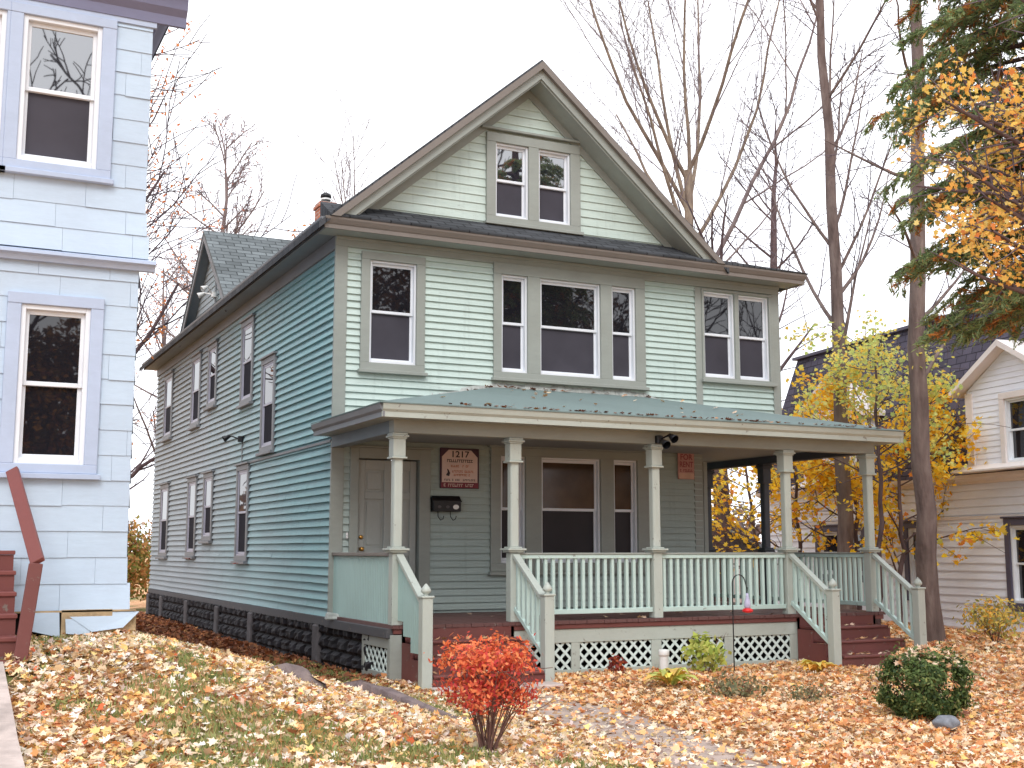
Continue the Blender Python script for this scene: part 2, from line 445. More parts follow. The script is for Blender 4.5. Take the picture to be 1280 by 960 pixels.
def wall_backing(mb, P0, U, N, width, z0, z1, holes):
    """flat sheathing strips behind the siding, open at the holes"""
    P0, U, N = Vector(P0), Vector(U), Vector(N)
    us = sorted({0, width, *[h[0] for h in holes], *[h[1] for h in holes]}); zs = sorted({z0, z1, *[h[2] for h in holes], *[h[3] for h in holes]})
    for a, b in zip(us[:-1], us[1:]):
        for c, d in zip(zs[:-1], zs[1:]):
            if c < z0 or d > z1: continue
            if any(h[0] <= (a + b) / 2 <= h[1] and h[2] <= (c + d) / 2 <= h[3] for h in holes): continue
            mb.poly([P0 + U * u + Vector((0, 0, z)) for u, z in ((a, c), (b, c), (b, d), (a, d))])

def window(parent, P0, U, N, casing, sashes, mats, name='window', cap=True, mid=.5, lower='screen', upper='glass', fw=.05, casing_t=.06, sill=.05, ds=1.0):
    """casing=(u0,u1,z0,z1); sashes=[(u0,u1,z0,z1)]: casing is the part, frame / pane / sill its sub-parts"""
    P0, U, N = Vector(P0), Vector(U), Vector(N); Zv = Vector((0, 0, 1))
    def bx(mb, a, b, c, d, n0, n1):
        P = lambda u, z, n: P0 + U * u + Zv * z + N * n
        mb.hexa([P(a, c, n1), P(b, c, n1), P(b, c, n0), P(a, c, n0), P(a, d, n1), P(b, d, n1), P(b, d, n0), P(a, d, n0)])
    u0, u1, z0, z1 = casing
    cm = MB(); mcas, mframe = mats
    s0 = min(s[2] for s in sashes); s1 = max(s[3] for s in sashes)
    bx(cm, u0, u1, s1, z1, -.02, casing_t + .004); bx(cm, u0, u1, z0, s0, -.02, casing_t + .002)
    edges = [u0] + [e for s in sorted(sashes) for e in (s[0], s[1])] + [u1]
    for i in range(0, len(edges), 2):
        if edges[i + 1] - edges[i] > .005: bx(cm, edges[i], edges[i + 1], s0, s1, -.12, casing_t)
    w = cm.build(name, mcas, parent, bevel=.004)
    sm_ = MB()
    bx(sm_, u0 - .03, u1 + .03, z0 - .05, z0 - .002, -.01, casing_t + sill); sm_.build('sill', mcas, w, bevel=.005)
    if cap:
        c_ = MB(); bx(c_, u0 - .04, u1 + .04, z1 + .002, z1 + .035, 0, casing_t + .04); c_.build('drip_cap', mcas, w, bevel=.005)
    for (a, b, c, d) in sashes:
        f = MB(); zm = c + (d - c) * mid
        e0 = .022 if ds == 1 else .048
        for q in ((a, a + fw * .6, c, d, -.09, e0), (b - fw * .6, b, c, d, -.09, e0), (a + fw * .6, b - fw * .6, d - fw * .6, d, -.09, e0 - .001), (a + fw * .6, b - fw * .6, c, c + fw * .7, -.09, e0 + .004)): bx(f, *q)
        g0, g1 = a + fw * .6, b - fw * .6; t0, t1 = d - fw * .6, c + fw * .7
        for (la, lb, lc, ld, n) in ((g0, g1, zm - .012, t0, -.028 if ds == 1 else .040), (g0, g1, t1, zm + .028, -.055 if ds == 1 else .030)):  # two sashes
            for q in ((la, la + .034, lc, ld), (lb - .034, lb, lc, ld), (la + .034, lb - .034, ld - .04, ld), (la + .034, lb - .034, lc, lc + .04)): bx(f, *q, n - .025, n)
        f.build('frame', mframe, w, bevel=.003)
        for (lc, ld, n, mt) in ((zm, t0, -.042 if ds == 1 else .034, upper), (t1, zm, -.068 if ds == 1 else .024, lower)):
            p = MB(); pp = lambda u, z: P0 + U * u + Zv * z + N * n
            p.poly([pp(g0 + .01, lc), pp(g1 - .01, lc), pp(g1 - .01, ld), pp(g0 + .01, ld)])
            p.build('pane', M[mt] if isinstance(mt, str) else mt, w)
    return w

# ------------------------------------------------------------------ green house
H = thing('green_house', 'pale green two-storey clapboard house with steep front gable and columned front porch', 'house')
UX, UY, NF, NL = (1, 0, 0), (0, 1, 0), (0, -1, 0), (-1, 0, 0)
FT = (M['trim'], M['white_frame'])
hole = lambda c, p=.06: (c[0] + p, c[1] - p, c[2] + p, c[3] - p)
w1 = (.33, 1.29, 3.99, 5.66); tri = (2.37, 4.98, 4.00, 5.72); ext = (6.05, 7.45, 4.20, 5.68)
tri1 = (2.33, 5.06, 1.20, 2.98)
# upper front wall
mb = MB(); up_holes = [hole(w1), hole(tri), hole(ext, .04)]
siding(mb, (0, 0, 0), UX, NF, 7.59, 3.18, 5.72, .098, .036, up_holes)
wall_backing(mb, (0, .002, 0), UX, NF, 7.59, 3.0, 5.84, up_holes)
mb.build('front_wall', M['mint_front'], H)
# lower front wall, in the porch
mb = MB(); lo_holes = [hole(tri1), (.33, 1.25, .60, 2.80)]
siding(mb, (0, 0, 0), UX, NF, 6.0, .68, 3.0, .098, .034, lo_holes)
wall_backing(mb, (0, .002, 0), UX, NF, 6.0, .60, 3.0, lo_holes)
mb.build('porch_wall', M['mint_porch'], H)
# left wall
side_up = [(11.85, 12.85, 4.02, 5.50), (8.82, 9.72, 4.02, 5.50), (7.32, 8.12, 4.27, 5.50), (4.48, 5.36, 4.02, 5.50), (3.0, 3.86, 3.08, 4.62)]
side_lo = [(11.85, 12.85, 1.36, 2.98), (8.82, 9.72, 1.38, 2.97), (7.32, 8.16, 1.68, 2.98), (4.54, 5.40, 1.32, 2.96)]
sh = [hole(c) for c in side_up + side_lo]
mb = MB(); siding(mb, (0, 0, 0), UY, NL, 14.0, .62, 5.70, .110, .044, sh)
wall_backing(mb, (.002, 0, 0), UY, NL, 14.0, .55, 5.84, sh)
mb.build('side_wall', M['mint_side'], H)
# right walls and back
mb = MB()
siding(mb, (6.0, 14, 0), (0, -1, 0), (1, 0, 0), 14, .62, 5.8, .105, .017)
siding(mb, (7.59, 3.5, 0), (0, -1, 0), (1, 0, 0), 3.5, 3.1, 5.8, .105, .017)
siding(mb, (7.59, 3.5, 0), (-1, 0, 0), (0, 1, 0), 1.59, 3.1, 5.8, .105, .017)
siding(mb, (6.0, 14, 0), (-1, 0, 0), (0, 1, 0), 6, .62, 8.6, .105, .017, urange=lambda z: (0, 6) if z < 5.8 else ((z - 5.8) / .87, 6 - (z - 5.8) / .87))
mb.poly([(6.02, .02, 3.03), (7.57, .02, 3.03), (7.57, 3.48, 3.03), (6.02, 3.48, 3.03)])
mb.build('rear_wall', M['mint_side'], H)

# corner boards, frieze, belt
for a in ((-.05, .13, -.045, .0, .60, 2.98), (-.05, .13, -.045, .0, 3.2, 5.70), (5.93, 6.05, -.043, 0, 3.3, 5.68), (7.45, 7.60, -.045, .0, 3.2, 5.70), (5.86, 6.02, -.03, .12, .64, 3.0)):
    mb = MB(); mb.box(*a); mb.build('corner_board', M['trim'], H, bevel=.004)
mb = MB(); mb.box(-.05, 7.60, -.048, 0, 5.70, 5.84); mb.box(-.05, 7.60, -.07, -.048, 5.79, 5.838); mb.build('frieze_board', M['trim'], H, bevel=.004)
mb = MB(); mb.box(-.05, 0, .002, 14, 5.66, 5.842); mb.build('frieze_board', M['trim_side'], H, bevel=.004)
mb = MB(); mb.box(-.055, 0, .0, 4.48, 2.965, 3.0); mb.build('belt_board', M['trim_side'], H)
mb = MB(); mb.box(-.06, .0, 0.0, 6.2, .50, .615); mb.box(-.09, .0, -2.40, 0.0, .49, .60); mb.box(-.055, .0, 6.2, 14, .52, .61); mb.build('water_table', M['sill_board'], H, bevel=.004)

# cornice
mb = MB(); mb.box(-.30, 7.80, -.40, 0, 5.842, 5.87)
mb.build('soffit', M['trim'], H)
mb = MB(); mb.box(-.30, -.001, 0, 14.2, 5.844, 5.87); mb.build('soffit', M['soffit'], H)
def crown_front(x0, x1): return [(x0, -.40, 5.83), (x0, -.425, 5.83), (x0, -.425, 5.885), (x0, -.44, 5.90), (x0, -.475, 5.955), (x0, -.48, 5.985), (x0, -.40, 5.985)], (x1 - x0, 0, 0)
mb = MB(); mb.prism(*crown_front(-.33, 7.84)); mb.build('cornice', M['crown'], H)
mb = MB(); mb.prism([(-.30, -.42, 5.832), (-.325, -.42, 5.832), (-.325, -.42, 5.885), (-.34, -.42, 5.90), (-.375, -.42, 5.955), (-.38, -.42, 5.982), (-.30, -.42, 5.982)], (0, 14.65, 0)); mb.build('gutter', M['trim_side'], H)
mb = MB(); mb.prism([(7.80, -.40, 5.832), (7.84, -.40, 5.832), (7.86, -.40, 5.982), (7.80, -.40, 5.982)], (0, 4.2, 0)); mb.build('cornice', M['crown'], H)

# roof
AX, AZ, SL = 2.97, 8.80, .857
mb = MB(); th = .09
for sgn in (-1, 1):
    e = -.42 if sgn < 0 else 6.30
    ez = AZ - SL * abs(e - AX)
    mb.hexa([(e, -.47, ez - th), (AX, -.47, AZ - th), (AX, 14.3, AZ - th), (e, 14.3, ez - th), (e, -.47, ez), (AX, -.47, AZ), (AX, 14.3, AZ), (e, 14.3, ez)])
mb.build('roof', M['slate_main'], H)
mb = MB()  # low roof over the right wing
mb.hexa([(6.0, -.48, 5.986), (7.86, -.48, 5.986), (7.86, 3.8, 5.986), (6.0, 3.8, 5.986), (6.0, -.48, 6.05), (7.88, -.50, 6.005), (7.88, 3.82, 6.005), (6.0, 3.8, 6.5)])
mb.build('wing_roof', M['slate_main'], H)
# rake boards, rake crown and soffits
def rake(sgn, o0, o1, y0, y1, name, mat, zc=5.99):
    X_ = lambda off: AX + sgn * (AZ - off - zc) / SL
    pts = [(AX, y0, AZ - o0), (AX, y0, AZ - o1), (X_(o1), y0, zc), (X_(o0), y0, zc)]
    mb = MB(); mb.prism(pts, (0, y1 - y0, 0)); return mb.build(name, mat, H)
for sgn in (-1, 1):
    rake(sgn, .09, .295, -.44, -.41, 'rake_board', M['trim'])
    rake(sgn, .04, .155, -.505, -.442, 'rake_crown', M['crown'])
    rake(sgn, .28, .325, -.409, -.002, 'rake_soffit', M['trim'], 6.0)
    rake(sgn, .326, .46, -.04, -.003, 'rake_frieze', M['trim'], 6.2)
# gable wall
gw = (2.25, 3.84, 6.33, 7.70)
ur = lambda z: (AX - max(0, (AZ - .30 - z)) / SL, AX + max(0, (AZ - .30 - z)) / SL)
mb = MB(); siding(mb, (0, 0, 0), UX, NF, 0, 6.2, 8.45, .13, .02, [hole(gw)], ur, jit=.005)
a_, b_ = ur(6.1)
for q in (([(a_, 6.1), (2.31, 6.1), (2.31, ur and (AZ - .3 - SL * (AX - 2.31)))]), ([(3.78, 6.1), (b_, 6.1), (3.78, AZ - .3 - SL * (3.78 - AX))]), ([(2.31, 7.64), (3.78, 7.64), (3.78, AZ - .3 - SL * (3.78 - AX)), (AX, AZ - .3), (2.31, AZ - .3 - SL * (AX - 2.31))])):
    mb.poly([(x, .003, z) for x, z in q])
mb.build('gable_wall', M['gable'], H)
mb = MB(); mb.box(2.16, 3.95, -.10, -.0, 7.74, 7.775); mb.build('gable_trim', M['trim'], H, bevel=.004)
window(H, (0, 0, 0), UX, NF, gw, [(2.40, 2.95, 6.42, 7.56), (3.12, 3.67, 6.42, 7.56)], FT, cap=False, upper='glass_high', lower='screen')
# pent roof
mb = MB(); x0, x1 = -.27, 6.22
mb.hexa([(x0, -.49, 5.987), (x1, -.49, 5.987), (x1, 0, 5.987), (x0, 0, 5.987), (x0, -.50, 6.012), (x1, -.50, 6.012), (x1, 0, 6.31), (x0, 0, 6.31)])
mb.build('pent_roof', M['slate_pent'], H)

# front windows
s_ = lambda a, b, c, d: (a, b, c, d)
window(H, (0, 0, 0), UX, NF, w1, [(.46, 1.16, 4.09, 5.55)], FT, cap=False)
window(H, (0, 0, 0), UX, NF, tri, [(2.50, 2.93, 4.09, 5.55), (3.14, 4.18, 4.09, 5.55), (4.38, 4.81, 4.09, 5.55)], FT, cap=False)
window(H, (0, 0, 0), UX, NF, ext, [(6.09, 6.69, 4.24, 5.64), (6.77, 7.38, 4.24, 5.64)], FT, cap=False)
window(H, (0, 0, 0), UX, NF, tri1, [(2.49, 2.89, 1.32, 2.86), (3.15, 4.15, 1.32, 2.86), (4.38, 4.80, 1.32, 2.86)], FT, cap=True, lower='screen_dark', upper='reflection_pane')
ST = (M['trim_side'], M['grey_frame'])
for c in side_up + side_lo:
    window(H, (0, 0, 0), UY, NL, c, [(c[0] + .10, c[1] - .10, c[2] + .09, c[3] - .09)], ST, lower='screen_side', ds=.4, fw=.04)

# foundation: rough black blocks between mortar piers
mb = MB()
def rough_block(mb, c, u, n, w, h, d):
    c, u, n = Vector(c), Vector(u), Vector(n); gx, gzn = 5, 4; k = len(mb.v)
    for j in range(gzn + 1):
        for i in range(gx + 1):
            ed = i in (0, gx) or j in (0, gzn)
            p = c + u * (w * (i / gx - .5)) + Vector((0, 0, h * (j / gzn - .5))) + n * (0.0 if ed else d * random.uniform(.55, 1.05))
            mb.v.append(tuple(p))
    for j in range(gzn):
        for i in range(gx):
            a = k + j * (gx + 1) + i; mb.f.append((a, a + 1, a + gx + 2, a + gx + 1)); mb.m.append(0)
for r, z in enumerate((-.16, .02, .20, .38)):
    y = -1.6 + (r % 2) * -.2
    while y < 14:
        w = random.uniform(.34, .46); y2 = min(y + w, 14.0)
        rough_block(mb, (-.012, (y + y2) / 2, z + .085), (0, -1, 0), (-1, 0, 0), y2 - y - .008, .172, .06); y = y2
mb.box(-.01, 0.0, -1.6, 14, -.3, .54)
mb.build('foundation', M['stone'], H)
for y in (.45, 4.1, 6.6, 9.4, 12.2, 13.9):
    mb = MB(); mb.box(-.085, -.005, y - .13, y + .13, -.3, .50); mb.build('pier', M['pier'], H, bevel=.02)
mb = MB(); mb.box(.02, 5.98, 0.05, 13.98, -.3, .60); mb.build('cellar_wall', M['stone'], H)

# door
mb = MB()
D0, D1, DZ0, DZ1 = .36, 1.22, .68, 2.74
mb.box(D0, D1, .06, .10, DZ0, DZ1)
st = .10
cx_ = [D0 + st, (D0 + D1) / 2 - .05, (D0 + D1) / 2 + .05, D1 - st]; rz = [.86, 1.42, 1.54, 2.20, 2.30, 2.60]
dcol = [(D0, cx_[0]), (cx_[1], cx_[2]), (cx_[3], D1)]
for a, b in dcol: mb.box(a, b, .035, .06, DZ0, DZ1)
for a, b in ((DZ0, rz[0]), (rz[1], rz[2]), (rz[3], rz[4]), (rz[5], DZ1)):
    mb.box(cx_[0], cx_[1], .036, .06, a, b); mb.box(cx_[2], cx_[3], .036, .06, a, b)
for a, b in ((cx_[0], cx_[1]), (cx_[2], cx_[3])):
    for c, d in ((rz[0], rz[1]), (rz[2], rz[3]), (rz[4], rz[5])): mb.box(a + .035, b - .035, .045, .06, c + .035, d - .035)
door = mb.build('door', M['door'], H, bevel=.006)
mb = MB(); mb.lathe((0, 0, 0), [(.028, 0), (.028, .006), (.012, .012), (.012, .035), (.026, .045), (.03, .06), (.022, .072), (.004, .076)], 14)
k = mb.build('knob', M['brass'], door, smooth=True); k.location = (D0 + .055, .035, 1.52); k.rotation_euler = (radians(90), 0, 0)
mb = MB(); mb.lathe((0, 0, 0), [(.03, 0), (.03, .01), (.022, .02), (.004, .021)], 14)
k = mb.build('deadbolt', M['brass'], door, smooth=True); k.location = (D0 + .055, .035, 1.68); k.rotation_euler = (radians(90), 0, 0)
mb = MB()
mb.box(.22, .345, -.05, .10, .66, 2.90); mb.box(1.235, 1.40, -.05, .10, .66, 2.90); mb.box(.345, 1.235, -.05, .10, 2.755, 2.90); mb.box(.19, 1.43, -.08, 0, 2.902, 2.93)
mb.build('door_frame', M['trim'], H, bevel=.005)
mb = MB(); mb.box(.345, 1.235, -.04, .09, .642, .675); mb.build('threshold', M['red_floor'], H)

# porch: floor, apron, lattice
PX0, PX1, PY = 0.03, 7.25, -2.36
mb = MB(); x = -.04; w = .083
while x < 7.38:
    x2 = min(x + w, 7.40); mb.box(x, x2 - .004, -2.47 + random.uniform(-.006, .006), -.035, .600, .64 + random.uniform(-.002, .002)); x = x2
y = .0
mb.box(6.03, 7.40, -.034, 1.72, .60, .638)
mb.build('porch_floor', M['red_floor'], H)
mb = MB(); mb.box(-.02, 7.37, -2.45, -2.41, .54, .598); mb.build('floor_edge', M['red_step'], H, bevel=.004)
mb = MB(); mb.box(1.50, 5.86, -2.43, -2.40, .37, .538); mb.box(1.50, 5.86, -2.43, -2.40, -.14, .045)
mb.build('apron', M['trim_light'], H, bevel=.004)
mb = MB(); mb.box(-.06, -.02, -2.43, -1.45, .37, .488); mb.box(-.06, -.02, -2.43, -1.45, -.12, .09); mb.box(-.06, -.02, -1.52, -1.45, .09, .37); mb.box(-.06, -.02, -2.43, -2.34, .09, .37)
mb.box(-.06, .12, -2.45, -2.43, -.12, .53); mb.build('apron', M['trim'], H, bevel=.004)
dv = [1.62, 1.68, 2.33, 2.45, 3.50, 3.65, 4.64, 4.78, 5.72, 5.86]
for i in range(0, 10, 2):
    mb = MB(); mb.box(dv[i] if i else 1.50, dv[i + 1], -2.428, -2.40, .045, .37); mb.build('apron_stile', M['trim_light'], H, bevel=.004)
def lattice(parent, P0, U, N, w, h, sp=.115, sl=.033):
    mb = MB(); P0, U, N = Vector(P0), Vector(U), Vector(N); Zv = Vector((0, 0, 1))
    for sgn, n in ((1, .0), (-1, .007)):
        c = -h
        while c < w + h:
            # line u = c + sgn*z
            z0, z1 = 0.0, h
            if sgn > 0: lo, hi = max(0, -c), min(h, w - c)
            else: lo, hi = max(0, c - w), min(h, c)
            if hi - lo > .02:
                a = P0 + U * (c + sgn * lo) + Zv * lo + N * n; b = P0 + U * (c + sgn * hi) + Zv * hi + N * n
                mb.beam(a, b, .006, sl, up=N.cross((b - a).normalized()))
            c += sp * 1.25
    return mb.build('lattice_panel', M['lattice'], parent)
for a, b in ((1.68, 2.33), (2.45, 3.50), (3.65, 4.64), (4.78, 5.72)):
    lattice(H, (a - .01, -2.40, .03), UX, NF, b - a + .02, .35)
lattice(H, (-.03, -1.52, .08), (0, -1, 0), NL, .84, .30)
mb = MB(); mb.box(.1, 7.2, -2.2, -.1, -.2, -.0); mb.box(.05, 7.2, -1.2, -1.15, -.2, .58); mb.build('crawl_space', M['stone'], H)

# porch posts
def post(x, y, parent=H, mat='post'):
    mb = MB(); b = .066
    mb.box(x - b, x + b, y - b, y + b, .64, 1.47)
    for h, z0, z1 in ((.10, 1.475, 1.50), (.125, 1.50, 1.525), (.085, 1.525, 1.545)): mb.box(x - h, x + h, y - h, y + h, z0, z1)
    r = .058; ch = .016
    pts = [(-r, -r + ch), (-r + ch, -r), (r - ch, -r), (r, -r + ch), (r, r - ch), (r - ch, r), (-r + ch, r), (-r, r - ch)]
    mb.prism([(x + a, y + c, 1.545) for a, c in pts], (0, 0, 1.045))
    for h, z0, z1 in ((.095, 2.575, 2.60), (.078, 2.60, 2.81), (.09, 2.81, 2.83), (.11, 2.83, 2.852), (.095, 2.852, 2.88)): mb.box(x - h, x + h, y - h, y + h, z0, z1)
    return mb.build('porch_post', M[mat], parent, bevel=.005)
XP = [.03, 1.56, 3.62, 5.77, 7.25]
for x in XP: post(x, PY)
post(7.25, 0.02, mat='shade_trim'); post(7.25, 1.62, mat='shade_trim')
mb = MB(); mb.box(6.03, 6.10, -.03, .06, .64, 2.88); mb.build('half_post', M['trim'], H)

BAL = None
def railing(a, b, balmat, sp=.102, name='railing', zt=(1.40, 1.47), zb=(.715, .775), bw=.040):
    """a,b: (x,y) ends"""
    a, b = Vector((*a, 0)), Vector((*b, 0)); d = (b - a); L = d.length; d.normalize()
    mb = MB(); mb.beam(a + Vector((0, 0, 1.425)), b + Vector((0, 0, 1.425)), .075, .05)
    r = mb.build(name, M['rail_mint'], H, bevel=.004)
    mb = MB(); mb.beam(a + Vector((0, 0, 1.461)), b + Vector((0, 0, 1.461)), .10, .022); mb.build('handrail_cap', M['trim'], r, bevel=.004)
    mb = MB(); mb.beam(a + Vector((0, 0, .745)), b + Vector((0, 0, .745)), .06, .06); mb.build('bottom_rail', M['rail_mint'], r, bevel=.004)
    n = int(L / sp); me = None
    for i in range(n):
        p = a + d * (L * (i + .5) / n)
        if me is None:
            mb = MB(); q = bw / 2; mb.box(-q, q, -q, q, 0, .626); o = mb.build('baluster', balmat, r); me = o.data
            o.location = (p.x, p.y, .774)
        else:
            o = bpy.data.objects.new('baluster', me); COL.objects.link(o); o.parent = r; o.location = (p.x, p.y, .774)
        o.rotation_euler = (0, 0, random.gauss(0, .03))
    return r
railing((XP[1] + .07, PY), (XP[2] - .07, PY), M['rail_mint'])
railing((XP[2] + .07, PY), (XP[3] - .07, PY), M['rail_mint'])
railing((7.25, PY + .07), (7.25, -.05), M['rail_mint'])
railing((7.25, .09), (7.25, 1.55), M['rail_mint'], .125)
railing((7.18, 1.62), (6.08, 1.62), M['rail_mint'], .14)
# solid side panel of beaded boards
mb = MB(); y = -2.30
while y < -.03:
    y2 = min(y + .062, -.03); mb.box(.012, .045, y + .004, y2 - .006, .62, 1.43); y = y2
mb.build('side_panel', M['panel_mint'], H, bevel=.004)
mb = MB(); mb.box(-.02, .08, -2.29, -.031, 1.432, 1.475); mb.build('panel_cap', M['crown'], H, bevel=.005)

# stairs
def stairs(x0, x1, y0=-2.46, n=3, run=.285, top=.64, drop=.165):
    r = None
    mb = MB(); mb.box(x0, x1, y0 - .004, y0 + .008, top - drop - .01, top - .043); 
    r = mb.build('stairs', M['red_step'], H)
    for i in range(n):
        zt = top - drop * (i + 1); ya = y0 - run * i; yb = ya - run
        mb = MB(); mb.box(x0 + .002, x1 - .002, yb - .028, ya + .008, zt - .034, zt); mb.build('tread', M['red_step'], r, bevel=.008)
        mb = MB(); mb.box(x0, x1, yb, yb + .02, zt - drop - .02, zt - .036); mb.build('riser', M['red_step'], r)
    for xs_ in (x0 - .042, x1 + .004):
        poly = [(xs_, y0, top - .05)]
        for i in range(n):
            zt = top - drop * (i + 1); poly += [(xs_, y0 - run * i, zt - .035), (xs_, y0 - run * (i + 1), zt - .035)]
        poly += [(xs_, y0 - run * n, -.15), (xs_, y0, -.15)]
        mb = MB(); mb.prism(poly, (.038, 0, 0)); mb.build('stringer', M['red_step'], r)
    return r
stairs(.12, 1.48); stairs(5.86, 7.16)
mb = MB(); mb.box(.05, 1.55, -3.72, -3.38, -.1, .03); mb.build('step_slab', M['concrete'], H, bevel=.01)

def newel(x, y, zt=.98):
    mb = MB(); b = .062; g0 = float(gz(x, y)) - .05
    mb.box(x - b, x + b, y - b, y + b, g0, zt); mb.box(x - .075, x + .075, y - .075, y + .075, zt, zt + .025)
    o = mb.build('newel_post', M['post'], H, bevel=.006)
    mb = MB(); mb.lathe((x, y, zt + .025), [(.04, 0), (.026, .012), (.03, .02), (.056, .04), (.058, .06), (.042, .09), (.02, .118), (.003, .135)], 12)
    mb.build('finial', M['post'], o, smooth=True)
def stair_rail(x, solid=False, y0=PY - .066, y1=-3.20):
    zt0, zt1 = 1.44, .93
    mb = MB(); mb.beam((x, y0, zt0), (x, y1, zt1), .09, .05)
    r = mb.build('stair_rail', M['post'], H, bevel=.005)
    if solid:
        n = 13; bw = (y0 - y1) / n
        mb = MB()
        for i in range(n):
            ya = y0 - bw * i; yb = ya - bw; f0, f1 = (i / n, (i + 1) / n)
            zb_ = .66 - .165 * int((i / n) * 3.2 + .4) + .03
            mb.hexa([(x - .014, yb + .003, zb_), (x + .014, yb + .003, zb_), (x + .014, ya, zb_), (x - .014, ya, zb_), (x - .014, yb + .003, zt0 + (zt1 - zt0) * f1 - .02), (x + .014, yb + .003, zt0 + (zt1 - zt0) * f1 - .02), (x + .014, ya, zt0 + (zt1 - zt0) * f0 - .02), (x - .014, ya, zt0 + (zt1 - zt0) * f0 - .02)])
        mb.build('rail_panel', M['panel_mint'], r, bevel=.003)
    else:
        mb = MB(); mb.beam((x, y0, .80), (x, y1, .29), .05, .055); mb.build('bottom_rail', M['rail_mint'], r, bevel=.004)
        for i in range(6):
            t = (i + .6) / 6.2; y = y0 + (y1 - y0) * t; q = .02
            za = .82 - .51 * t; zb_ = zt0 - .51 * t - .02
            mb = MB(); mb.box(x - q, x + q, y - q, y + q, za, zb_); mb.build('baluster', M['rail_mint'], r)
for i, x in enumerate((XP[0] + .02, XP[1], XP[3], XP[4])):
    stair_rail(x, i == 0); newel(x, -3.26)

# porch beam, ceiling, roof
mb = MB(); mb.box(-.05, 7.33, -2.44, -2.28, 2.882, 3.06); mb.build('porch_beam', M['trim'], H, bevel=.005)
mb = MB(); mb.box(-.05, .11, -2.279, -.031, 2.884, 3.06); mb.build('porch_beam', M['soffit'], H, bevel=.005)
mb = MB(); mb.box(7.17, 7.33, -2.279, 1.7, 2.884, 3.06); mb.build('porch_beam', M['shade_trim'], H, bevel=.005)
mb = MB(); mb.box(.111, 7.169, -2.279, -.02, 3.0, 3.03); mb.box(6.02, 7.169, -.019, 1.7, 3.0, 3.028); mb.build('porch_ceiling', M['ceiling'], H)
EX0, EX1, EY, EZ = -.30, 7.58, -2.74, 3.20
mb = MB(); mb.box(EX0 + .03, EX1 - .03, EY + .03, -2.441, 3.035, 3.062); mb.box(EX0 + .03, -.051, -2.44, -.0, 3.035, 3.062); mb.box(7.331, EX1 - .03, -2.44, 1.8, 3.035, 3.062); mb.build('porch_soffit', M['trim'], H)
mb = MB()
mb.prism([(EX0, EY + .03, 3.03), (EX0, EY + .005, 3.03), (EX0, EY + .005, 3.09), (EX0, EY - .02, 3.12), (EX0, EY - .035, 3.185), (EX0, EY + .03, 3.185)], (EX1 - EX0, 0, 0))
mb.build('porch_cornice', M['trim_light'], H)
mb = MB()
mb.prism([(EX0 + .03, EY, 3.032), (EX0 + .005, EY, 3.032), (EX0 + .005, EY, 3.09), (EX0 - .02, EY, 3.12), (EX0 - .035, EY, 3.183), (EX0 + .03, EY, 3.183)], (0, -EY - .0, 0))
mb.build('porch_cornice', M['trim_side'], H)
mb = MB(); mb.prism([(EX1 - .03, EY, 3.032), (EX1 + .02, EY, 3.032), (EX1 + .035, EY, 3.183), (EX1 - .03, EY, 3.183)], (0, -EY + 1.8, 0)); mb.build('porch_cornice', M['trim_light'], H)
mb = MB(); RZ = 3.86; a = (EX0 - .04, EY - .045, EZ); b = (EX1 + .04, EY - .045, EZ); c = (4.86, -.012, RZ); d = (2.42, -.012, RZ)
mb.poly([a, b, c, d]); mb.poly([(EX0 - .04, -.012, EZ), a, d]); mb.poly([b, (EX1 + .04, -.012, EZ), c])
mb.poly([(EX1 + .04, -.012, EZ), (EX1 + .04, 1.8, EZ), (7.61, 1.8, 3.22), (7.61, -.012, 3.22)])
for p, q in ((a, b), ((EX0 - .04, -.012, EZ), a), (b, (EX1 + .04, 1.8, EZ))):
    mb.poly([(p[0], p[1], EZ - .014), (q[0], q[1], EZ - .014), q, p])
mb.build('porch_roof', M['roof_porch'], H)
# ragged flashing where porch roof meets the wall
mb = MB(); x = .0
while x < 7.55:
    w = random.uniform(.12, .3); x2 = min(7.58, x + w)
    zl = lambda x: 3.2 + min(x + .34, 2.72, 7.62 - x) * .2425
    h = random.uniform(.02, .06); mb.hexa([(x, -.055, zl(x) - .01), (x2, -.055, zl(x2) - .01), (x2, -.03, zl(x2)), (x, -.03, zl(x)), (x, -.05, zl(x) + .012), (x2, -.05, zl(x2) + .012), (x2, -.022, zl(x2) + h + .03), (x, -.022, zl(x) + h + .03)]); x = x2 + .004
mb.build('flashing', M['lead'], H)

